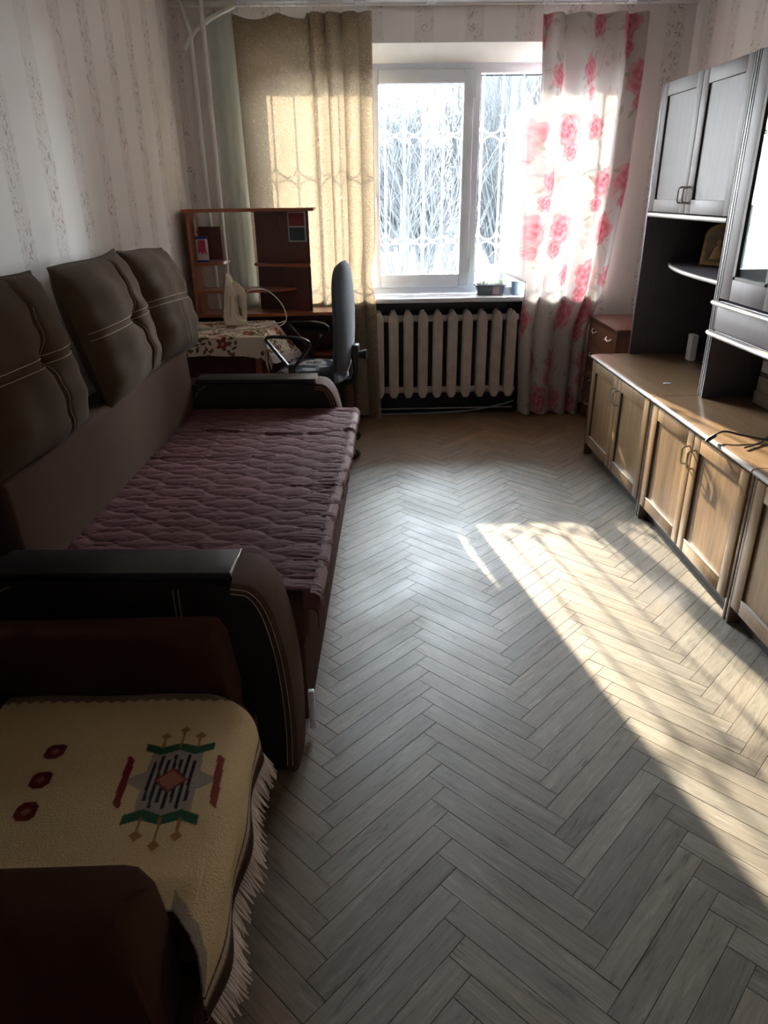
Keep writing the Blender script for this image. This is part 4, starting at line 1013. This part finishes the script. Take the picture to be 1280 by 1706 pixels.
# ------------------------------------------------------------------ table with floral cloth in front of the desk
tb = empty('side_table', (-.83, 4.3, 0), 0, 'dark red-brown table under the floral cloth behind the sofa arm', 'table')
TZ = .735
obj('tabletop', bx(-1.105, -.575, 4.04, 4.595, TZ-.02, TZ, bev=.003), MT['desk_wood'], tb, world=True)
obj('front_panel', bx(-1.075, -.635, 4.075, 4.090, .05, TZ-.02), MT['desk_dark'], tb, smooth=False, world=True)
obj('side_panel', bx(-.65, -.635, 4.092, 4.58, .0, TZ-.02), MT['desk_dark'], tb, smooth=False, world=True)
obj('side_panel', bx(-1.09, -1.075, 4.092, 4.58, .0, TZ-.02), MT['desk_dark'], tb, smooth=False, world=True)
obj('corner_post', bx(-.634, -.600, 4.055, 4.074, .0, TZ-.021, bev=.002), MT['desk_wood'], tb, world=True)
def tablecloth():
    n, m = 230, 230
    a = np.linspace(-.555, .42, n); c = np.linspace(-.12, .56, m); A, Cc = np.meshgrid(a, c, indexing='ij')   # a: from right-edge, +a beyond; c: from front edge, -c beyond
    # a<0 on the table (x = -.575 + a); a>0 hangs right; c<0 hangs front
    hr = np.clip(A, 0, None); hf = np.clip(-Cc, 0, None)
    lim_r = np.where(Cc < .05, .12, .25)
    X = -.575+np.minimum(A, 0); Y = 4.04+np.maximum(Cc, 0); Z = np.full(A.shape, TZ+.004)
    flare = np.clip((Cc-.0)/.5, 0, 1)
    hrx = hr*(.28+.34*flare)                                             # hangs steeply in front, spreads over the clutter behind
    X = X+hrx+.012*np.sin(Cc*30)*np.clip(hr*6, 0, 1); Z = Z-hr*np.sqrt(1-np.clip(.28+.34*flare, 0, .97)**2)*1.0
    Y = Y-hf*.12-.008*np.clip(hf*8, 0, 1)*np.sin(A*22); Z = Z-hf*.98-.02*np.clip(hf*8, 0, 1)*(A > -.12)*np.clip((A+.12)*6, 0, 1)
    Z += .0025*np.sin(A*25)*np.sin(Cc*21)*(hr == 0)+.004*np.sin(A*60+Cc*40)*(hr > 0)
    Z = np.where((hr == 0) & (hf == 0), np.maximum(Z, TZ+.002), Z)
    lim = .155+.12*np.clip(Cc/.5, 0, 1)
    mask = (hr < lim) & (hf < .105+.02*np.clip((A+.15)*5, 0, 1)) & ~((hr > .07) & (hf > .04))
    col = np.zeros(A.shape+(3,)); col[:] = (.80, .68, .56)
    r2 = np.random.RandomState(5)
    def leaf(cx_, cy_, ang, L, w, k_):
        dx, dy = A-cx_, Cc-cy_; p = dx*math.cos(ang)+dy*math.sin(ang); q = -dx*math.sin(ang)+dy*math.cos(ang)
        kk = (p > 0) & (p < L) & (np.abs(q) < w*np.sin(np.clip(p/L, 0, 1)*math.pi)); col[kk] = k_
    for i in range(150):
        x_, y_ = r2.uniform(-.55, .4), r2.uniform(-.12, .56)
        a0 = r2.uniform(0, 6.28); g_ = [(.14, .11, .05), (.20, .10, .06), (.10, .075, .04)][r2.randint(3)]
        for k in range(4): leaf(x_+.02*k*math.cos(a0), y_+.02*k*math.sin(a0), a0+(1 if k % 2 else -1)*.9, r2.uniform(.026, .046), r2.uniform(.006, .010), g_)
    for i in range(34):
        x_, y_ = r2.uniform(-.55, .4), r2.uniform(-.11, .55)
        rr = np.hypot(A-x_, Cc-y_); th = np.arctan2(Cc-y_, A-x_); R0 = r2.uniform(.022, .036)
        col[rr < R0*(1+.25*np.cos(5*th))] = (.26, .05, .04); col[rr < R0*.35] = (.45, .30, .18)
    bd = (hr > lim-.06) & (hr > .05); col[bd] = np.array((.52, .42, .42)); sc_ = np.abs(hr-(lim-.055)-.008*np.abs(np.sin(Cc*90))) < .004; col[sc_ & (hr > .04)] = (.75, .70, .66)
    me = grid_mesh('tablecloth', X, Y, Z, col, mask=mask); o = obj('tablecloth', me, MT['clothc']); ground_origin(o)
    m_ = o.modifiers.new('t', 'SOLIDIFY'); m_.thickness = .0015; m_.offset = 1
    tag(o, 'cream floral tablecloth with scalloped border hanging off the side table', 'tablecloth')
tablecloth()
# ------------------------------------------------------------------ iron
ir = empty('clothes_iron', (-.79, 4.42, TZ+.006), 0, 'cream clothes iron standing on its heel on the floral cloth', 'iron')
def I(x, z): return (-.79+x, TZ+.008+z)
b = bmesh.new()
prism(b, [I(-.055, 0), I(.060, 0), I(.068, .035), I(.030, .045), I(.018, .06), I(.015, .165), I(.030, .185), I(.008, .24), I(-.010, .295), I(-.028, .305), I(-.048, .16), I(-.062, .05)], 4.375, 4.465, 'y', .008, 3)
obj('body', b, MT['iron_cream'], ir, world=True)
b = bmesh.new(); prism(b, [I(.028, .040), I(.068, .030), I(.074, .10), I(.076, .175), I(.070, .205), I(.045, .235), I(.005, .262), I(.018, .18), I(.044, .175), I(.048, .15), I(.046, .05)], 4.400, 4.440, 'y', .007, 3)
obj('handle', b, MT['iron_cream'], ir, world=True)
obj('soleplate', prism(bmesh.new(), [I(-.064, .045), I(-.030, .308), I(-.0345, .309), I(-.069, .045)], 4.378, 4.462, 'y', .001), MT['steel'], ir, world=True)
b = bmesh.new(); prism(b, [I(-.022, .055), I(-.019, .055), I(-.006, .18), I(-.009, .18)], 4.3735, 4.376, 'y'); prism(b, [I(-.040, .04), I(-.0385, .04), I(-.020, .235), I(-.0215, .235)], 4.3735, 4.376, 'y')
obj('seam', b, MT['black_plastic'], ir, world=True)
b = tube(bmesh.new(), smooth_path([(-.722, 4.42, .93), (-.66, 4.41, .955), (-.58, 4.40, .945), (-.50, 4.38, .87), (-.475, 4.36, .785), (-.52, 4.30, .752), (-.63, 4.28, .744), (-.70, 4.30, .745), (-.64, 4.42, .745), (-.55, 4.46, .745), (-.49, 4.37, .770), (-.60, 4.33, .746), (-.72, 4.25, .745), (-.85, 4.27, .745), (-.92, 4.28, .746)], 7), .0035, 6)
obj('cord', b, MT['cord_white'], ir, world=True)
b = bmesh.new(); tube(b, [(-.915, 4.28, .752), (-.945, 4.282, .755), (-.975, 4.285, .757), (-.99, 4.286, .757)], [.008, .015, .021, .019], 10); tube(b, [(-.988, 4.28, .757), (-1.008, 4.28, .757)], .003, 6); tube(b, [(-.988, 4.294, .757), (-1.008, 4.294, .757)], .003, 6)
obj('plug', b, MT['cord_white'], ir, world=True)
# ------------------------------------------------------------------ office chair (faces -x)
oc = empty('office_chair', (-.34, 4.25, 0), 0, 'grey-blue swivel chair with black arms seen from the side, at the desk', 'chair')
def L2(x, y, z): return (-.34+x, 4.25+y, z)
# back: side view curved shell
n1, n2 = 30, 26
def back_shell(front):
    vv = np.linspace(-1, 1, n1); uu = np.linspace(-1, 1, n2); V, U = np.meshgrid(vv, uu, indexing='ij')
    wv = .205*(1-.40*np.clip(V, 0, 1)**4-.22*np.clip(-V, 0, 1)**3)
    rr = np.clip((1-np.abs(U)**5)*(1-np.abs(V)**6), 0, 1)**.5
    y = wv*U*np.sqrt(1-V**4*.45); z = .805+.32*V*np.sqrt(1-U**4*.12)
    xc = .245-.012*V**2*(V > 0)-.030*V**2*(V < 0)-.030*U**2
    x = xc-(.052*rr if front else -.026*rr)
    return -.34+x, 4.25+y, z
for nm_, fr_, mt_ in (('back_cushion', True, 'grey_fabric'), ('back_shell', False, 'grey_fabric')):
    x, y, z = back_shell(fr_)
    o = obj(nm_, grid_mesh(nm_, x, y, z), MT[mt_], oc, world=True)
obj('upright', tube(bmesh.new(), smooth_path([L2(.265, 0, .66), L2(.275, 0, .56), L2(.270, 0, .47), L2(.22, 0, .435), L2(.05, 0, .440)], 6), .028, 10, flat=(1.3, .7)), MT['black_plastic'], oc, world=True)
b = bmesh.new(); tube(b, [L2(.27, 0, .60), L2(.335, 0, .60)], .022, 10); box(b, -.34+.235, -.34+.30, 4.215, 4.285, .585, .66, .008); tube(b, [L2(.325, 0, .60), L2(.345, 0, .60)], .028, 12)
obj('knob', b, MT['black_plastic'], oc, world=True)
def seat_pad():
    n = 90; g = np.linspace(-1, 1, n); U, V = np.meshgrid(g, g, indexing='ij')
    # squircle map
    X = U*np.sqrt(1-V**2/2*.72); Y = V*np.sqrt(1-U**2/2*.72)
    r = np.clip(1-np.maximum(np.abs(U), np.abs(V))**5, 0, 1)**.5
    x = X*.218+.01; y = Y*.225; z = .468+.068*r+.006*np.cos(X*2)-.018*np.clip(-X-.6, 0, 1)
    col = np.zeros(U.shape+(3,)); col[:] = (.03, .038, .055)
    d = np.hypot(x-.02, y-.02); th = np.arctan2(y-.02, x-.02)
    f = np.sin(th*3+d*38)+.5*np.sin(th*5-d*60)
    col[f > .35] = (.13, .16, .21); col[(f > .9)] = (.42, .44, .48); col[np.abs(d-.06) < .014] = (.45, .46, .47); col[np.abs(d-.03) < .006] = (.3, .3, .32)
    me = grid_mesh('seat', -.34+x, 4.25+y, z, col); obj('seat', me, MT['seatc'], oc, world=True)
    zb = .468-.030*r; me = grid_mesh('seat_shell', -.34+x, 4.25+y, zb); obj('seat_shell', me, MT['black_plastic'], oc, world=True)
seat_pad()
for sy in (-1, 1):
    y = 4.25+sy*.255
    pts = [(-.40, y, .575), (-.505, y, .705), (-.52, y, .73), (-.49, y, .742), (-.35, y, .738), (-.29, y, .722), (-.275, y, .695), (-.30, y, .66), (-.37, y, .575)]
    a = obj('armrest', tube(bmesh.new(), smooth_path(pts, 5), .013, 8, flat=(1.5, .8)), MT['black_plastic'], oc, world=True)
    obj('arm_bracket', tube(bmesh.new(), smooth_path([(-.387, y, .59), (-.385, y, .53), (-.38, y-sy*.02, .47), (-.37, y-sy*.12, .435)], 4), .020, 8), MT['black_plastic'], a, world=True)
b = bmesh.new(); tube(b, [L2(0, 0, .09), L2(0, 0, .30)], .028, 12); tube(b, [L2(0, 0, .30), L2(0, 0, .44)], .016, 12); box(b, -.43, -.26, 4.17, 4.33, .415, .442, .008)
obj('gas_column', b, MT['black_plastic'], oc, world=True)
for k in range(5):
    a = math.radians(-27+72*k); c_, s_ = math.cos(a), math.sin(a)
    lg = obj('base_leg', tube(bmesh.new(), [L2(.02*c_, .02*s_, .115), L2(.15*c_, .15*s_, .095), L2(.30*c_, .30*s_, .075)], [.026, .021, .016], 8), MT['black_plastic'], oc, world=True)
    b = bmesh.new()
    for off in (-.016, .016):
        cxx, cyy = .315*c_-s_*off, .315*s_+c_*off
        t = [(L2(cxx-s_*w, cyy+c_*w, .027)) for w in (-.010, .010)]
        tube(b, t, .0265, 14)
    tube(b, [L2(.30*c_, .30*s_, .085), L2(.308*c_, .308*s_, .045)], .011, 8)
    obj('castor', b, MT['black_plastic'], lg, world=True)
oc.rotation_euler = (0, 0, math.radians(-9))
# ------------------------------------------------------------------ window sill things
pt = empty('seedling_trough', (.86, 5.06, .815), 0, 'long planter with green seedlings on the window sill', 'planter')
b = bmesh.new(); t = bx(.76, .955, 5.02, 5.11, .8155, .885, bev=.006)
for v in t.verts:
    if v.co.z < .84: v.co.x = .857+(v.co.x-.857)*.90; v.co.y = 5.065+(v.co.y-5.065)*.85
merge(b, t); box(b, .752, .963, 5.014, 5.116, .876, .886, .003); obj('trough', b, MT['planter'], pt, world=True)
obj('label', bx(.87, .915, 5.0125, 5.0145, .823, .874), MT['trough_label'], pt, smooth=False, world=True)
obj('soil', bx(.763, .950, 5.024, 5.106, .884, .8885), MT['soil'], pt, smooth=False, world=True)
b = bmesh.new()
for k in range(150):
    x, y = random.uniform(.765, .948), random.uniform(5.026, 5.104); h = random.uniform(.012, .036); a = random.uniform(0, 6.28); p = Vector((x, y, .887))
    q = p+Vector((random.uniform(-.006, .006), random.uniform(-.006, .006), h)); tube(b, [p, q], .0007, 3)
    for s_ in (0, math.pi):
        d = Vector((math.cos(a+s_), math.sin(a+s_), .35))*random.uniform(.005, .009); w = Vector((-math.sin(a), math.cos(a), 0))*.0032
        v = [b.verts.new(c) for c in (q, q+d*.5+w, q+d, q+d*.5-w)]; b.faces.new(v)
tag(obj('seedlings', b, MT['plant_green'], pt, smooth=False, world=True), 'bright green seedlings', kind='stuff')
b = bmesh.new(); prof_ = [(.022, .8155), (.031, .818), (.037, .90), (.040, .905), (.037, .905), (.034, .90), (.029, .825), (.0, .822)]
lathe(b, [(max(r, .0005), z) for r, z in prof_], 1.035, 5.05, 24); tag(ground_origin(obj('flower_pot', b, MT['cup_blue'])), 'pale blue pot on the sill beside the pink curtain', 'pot')
b = bmesh.new(); lathe(b, [(.020, .8155), (.028, .818), (.034, .862), (.035, .866), (.031, .866), (.027, .825), (.0005, .822)], .985, 5.085, 20)
tag(ground_origin(obj('yogurt_cup', b, MT['white_plastic'])), 'small white cup on the sill between planter and blue pot', 'cup')
# ------------------------------------------------------------------ things on the wall unit
ic = empty('icon_picture', (1.80, 3.80, 1.104), 0, 'small arched gilt picture leaning on the open shelf', 'picture')
def arch(w, h, n=10): return [(-w/2, 0), (w/2, 0), (w/2, h*.72)]+[(w/2*math.cos(a), h*.72+h*.28*math.sin(a)) for a in np.linspace(0, math.pi, n)[1:-1]]+[(-w/2, h*.72)]
Mi = Matrix.Translation((1.80, 3.80, 1.1045))@Matrix.Rotation(math.radians(-52), 4, 'Z')@Matrix.Rotation(math.radians(-8), 4, 'X')
b = bmesh.new(); t = prism(bmesh.new(), arch(.17, .20), -.006, .006, 'y', .002); merge(b, t, Mi); obj('frame', b, MT['gold'], ic, world=True)
MT['icon_field'] = plain('muted_picture_field', (.20, .13, .07), .5, var=.5, sc=22)
b = bmesh.new(); t = prism(bmesh.new(), [(x, z+.016) for x, z in arch(.13, .165)], -.0085, -.006, 'y'); merge(b, t, Mi); obj('picture_field', b, MT['icon_field'], ic, world=True)
b = bmesh.new(); t = bmesh.new(); lathe(t, [(.034, 0), (.030, .02), (.018, .055), (.0005, .07)], 0, 0, 12)
for v in t.verts: v.co = Vector((v.co.x, v.co.y*.08-.0095, v.co.z+.03))
merge(b, t, Mi); t = bmesh.new(); bmesh.ops.create_icosphere(t, subdivisions=2, radius=.015)
for v in t.verts: v.co = Vector((v.co.x, v.co.y*.12-.0095, v.co.z+.11))
merge(b, t, Mi); obj('relief_figure', b, MT['gold'], ic, world=True)
bm = bmesh.new(); box(bm, 1.765, 1.800, 3.84, 3.90, .6045, .745, .006)
tag(ground_origin(obj('white_box', bm, MT['paper_white'])), 'small white upright box on the cabinet top below the open shelf', 'box')
b = tube(bmesh.new(), smooth_path([(1.81, 3.84, .61), (1.84, 3.72, .609), (1.80, 3.60, .609), (1.82, 3.45, .609)], 6), .004, 6)
tag(ground_origin(obj('adapter_lead', b, MT['black_plastic'])), 'thin dark lead curling beside the white upright box', 'cable')
for k, (z0, h, dx, dy, m, lab) in enumerate(((.6045, .055, 0, 0, 'cardboard', 'cream carton at the bottom of the stack under the glazed unit'), (.660, .062, .004, -.006, 'cardboard', 'cream carton in the middle of the stack under the glazed unit'), (.7225, .018, .012, .004, 'carton_side', 'thin black case between two cartons in the stack'), (.741, .050, .010, -.004, 'paper_white', 'whitish carton above the black case in the stack'), (.7915, .035, .035, -.03, 'cardboard', 'small carton on top of the stack under the glazed unit'))):
    b = bx(1.70+dx, 1.87+dx, 2.83+dy, 3.02+dy-(.06 if k == 4 else 0), z0, z0+h-.0005, bev=.002)
    tag(ground_origin(obj('carton' if k != 2 else 'thin_case', b, MT[m])), lab, 'box')
b = tube(bmesh.new(), smooth_path([(1.27, 2.50, .608), (1.33, 2.52, .635), (1.40, 2.50, .625), (1.50, 2.47, .612), (1.60, 2.45, .611), (1.72, 2.35, .611)], 8), .0042, 6)
tube(b, smooth_path([(1.36, 2.40, .612), (1.44, 2.45, .612), (1.53, 2.52, .620), (1.62, 2.50, .614), (1.72, 2.48, .612)], 8), .0036, 6)
tube(b, [(1.262, 2.497, .604), (1.275, 2.501, .612), (1.30, 2.51, .624)], [.005, .008, .007], 8)
tag(ground_origin(obj('black_cable', b, MT['black_plastic'])), 'black cable end poking over the front of the sunlit cabinet', 'cable')
b = bx(1.44, 1.475, 3.36, 3.374, .6045, .607, bev=.0005); tag(ground_origin(obj('paper_scrap', b, MT['paper_white'])), 'tiny white scrap on the shaded cabinet top', 'paper scrap')
# wall socket and outlet on the left wall
so = empty('wall_socket', (lx(4.36)+.01, 4.36, .93), -.0436, 'white wall socket just above the far pillow on the left wall', 'socket')
obj('plate', bx(0-.010, .004, -.045, .045, -.045, .045, bev=.004), MT['white_plastic'], so)
b = bmesh.new(); tube(b, [(.004, 0, 0), (.022, 0, 0)], .030, 18); obj('plug', b, MT['white_plastic'], so)
# ------------------------------------------------------------------ outside
GZ = -.85
tag(obj('ground', bx(-60, 60, 5.6, 110, GZ-.2, GZ), MT['snow'], smooth=False), kind='structure')
def tree(name, x, y, h, r, mat, label, seed, spread=.5, lean=0, nb=14, depth=2, group=None, bush=False):
    rs = random.Random(seed); root = empty(name, (x, y, GZ), 0, label, 'tree' if not bush else 'bush', group)
    tr = bmesh.new(); br = bmesh.new()
    if not bush:
        tube(tr, [(x, y, GZ), (x+lean*.3, y, GZ+h*.4), (x+lean, y, GZ+h)], [r, r*.8, r*.35], 10)
        obj('trunk', tr, mat, root, world=True)
    def branch(p, d, L, rad, dep):
        pts = [p]; q = p.copy(); dd = d.copy()
        for k in range(4):
            dd = (dd+Vector((rs.uniform(-.18, .18), rs.uniform(-.18, .18), rs.uniform(-.02, .16)))).normalized(); q = q+dd*L/4; pts.append(q.copy())
        tube(br, pts, [rad*(1-.8*k/4) for k in range(5)], 4, cap=False)
        if dep > 0:
            for k in range(4):
                i = rs.randint(1, 4); e = (dd+Vector((rs.uniform(-.9, .9), rs.uniform(-.6, .6), rs.uniform(-.1, .7)))).normalized()
                branch(pts[i], e, L*.55, rad*.5, dep-1)
    for k in range(nb):
        a = rs.uniform(0, 6.28)
        if bush: p = Vector((x+rs.uniform(-.2, .2), y+rs.uniform(-.2, .2), GZ)); d = Vector((math.cos(a)*spread, math.sin(a)*spread*.6, 1)).normalized(); L = h*rs.uniform(.6, 1); rd = r
        else:
            f = rs.uniform(.3, .98); p = Vector((x+lean*f, y, GZ+h*f)); d = Vector((math.cos(a), math.sin(a)*.6, spread)).normalized(); L = h*.32*(1.2-f*.6); rd = r*.32
        branch(p, d, L, rd, depth)
    obj('branches', br, MT['twig'], root, smooth=False, world=True)
tree('bare_tree', .92, 17.5, 3.4, .13, MT['bark'], 'low bare tree with a short grey trunk and fanned branches outside', 2, 1.3, .0, 34)
tree('birch', 1.92, 14.0, 12, .17, MT['bark_pale'], 'pale birch trunk standing just left of the window mullion', 4, .7, -.15, 16)
tree('bare_tree', 2.75, 15.0, 10, .07, MT['bark'], 'slim dark tree seen through the right window pane', 6, 1.0, .25, 18)
tree('bare_tree', -.9, 24.0, 11, .22, MT['bark'], 'far bare tree near the left edge of the middle pane', 12, .8, .2, 20)
tree('bare_tree', 6.6, 27.0, 12, .25, MT['bark'], 'far bare tree behind the slim tree on the right', 14, .8, -.3, 20)
tree('bare_bush', .75, 12.2, 3.1, .020, MT['twig'], 'leafless fan-shaped bush in front of the thick trunk', 21, .75, 0, 26, 2, bush=True)
tree('bare_bush', 4.3, 14.5, 2.6, .016, MT['twig'], 'leafless bush low in the right window pane', 23, .7, 0, 16, 2, bush=True)
tree('bare_bush', -1.2, 20.0, 3.4, .022, MT['twig'], 'leafless bush far to the left outside', 25, .7, 0, 20, 2, bush=True)
def house(name, x0, x1, y, h, label, nf, nc, d=9):
    root = empty(name, ((x0+x1)/2, y, GZ), 0, label, 'building')
    obj('wall', bx(x0, x1, y, y+d, GZ, GZ+h), MT['facade'], root, smooth=False, world=True)
    obj('roof', prism(bmesh.new(), [(y-.4, GZ+h), (y+d/2, GZ+h+1.6), (y+d+.4, GZ+h)], x0-.3, x1+.3, 'x'), MT['facade_trim'], root, smooth=False, world=True)
    for i in range(nc):
        for j in range(nf):
            cx_ = x0+(i+.5)*(x1-x0)/nc; cz = GZ+1.6+j*3.0
            w = obj('window', bx(cx_-.75, cx_+.75, y-.10, y-.02, cz-.1, cz+1.5), MT['facade_trim'], root, smooth=False, world=True)
            b = bmesh.new(); box(b, cx_-.66, cx_-.04, y-.13, y-.101, cz, cz+1.4); box(b, cx_+.04, cx_+.66, y-.13, y-.101, cz, cz+1.4); obj('pane', b, MT['facade_win'], w, smooth=False, world=True)
house('house', 5.2, 22, 36, 13, 'grey-blue building behind the trees on the right', 4, 5)
house('house', -10, 4.7, 46, 4.6, 'long low building far behind the leafless thickets', 1, 7)
for k, (bxx, byy, hh_, lab) in enumerate(((2.2, 27, 4.6, 'tall leafless thicket behind the birch'), (-.2, 29, 4.4, 'leafless thicket far behind on the left of the pane'), (4.6, 26, 5.6, 'tall leafless thicket before the grey-blue building'), (1.0, 34, 5.0, 'most distant leafless thicket in the middle of the view'), (6.6, 30, 6.5, 'tallest leafless thicket, at the right beside the building'))):
    tree('bare_thicket', bxx, byy, hh_, .045, MT['twig'], lab, 40+k, .42, 0, 44, 2, bush=True)
# yard fence, low and dark
fe = empty('yard_fence', (2.5, 32, GZ), 0, 'low wooden fence across the yard outside', 'fence')
for k in range(40):
    x = -4+k*.36; obj('slat', bx(x, x+.22, 32, 32.03, GZ, GZ+.85+.05*math.sin(k*2.3)), MT['facade'], fe, smooth=False, world=True)
for z in (.2, .65): obj('rail', bx(-4.1, 10.5, 32.03, 32.08, GZ+z, GZ+z+.07), MT['facade'], fe, smooth=False, world=True)
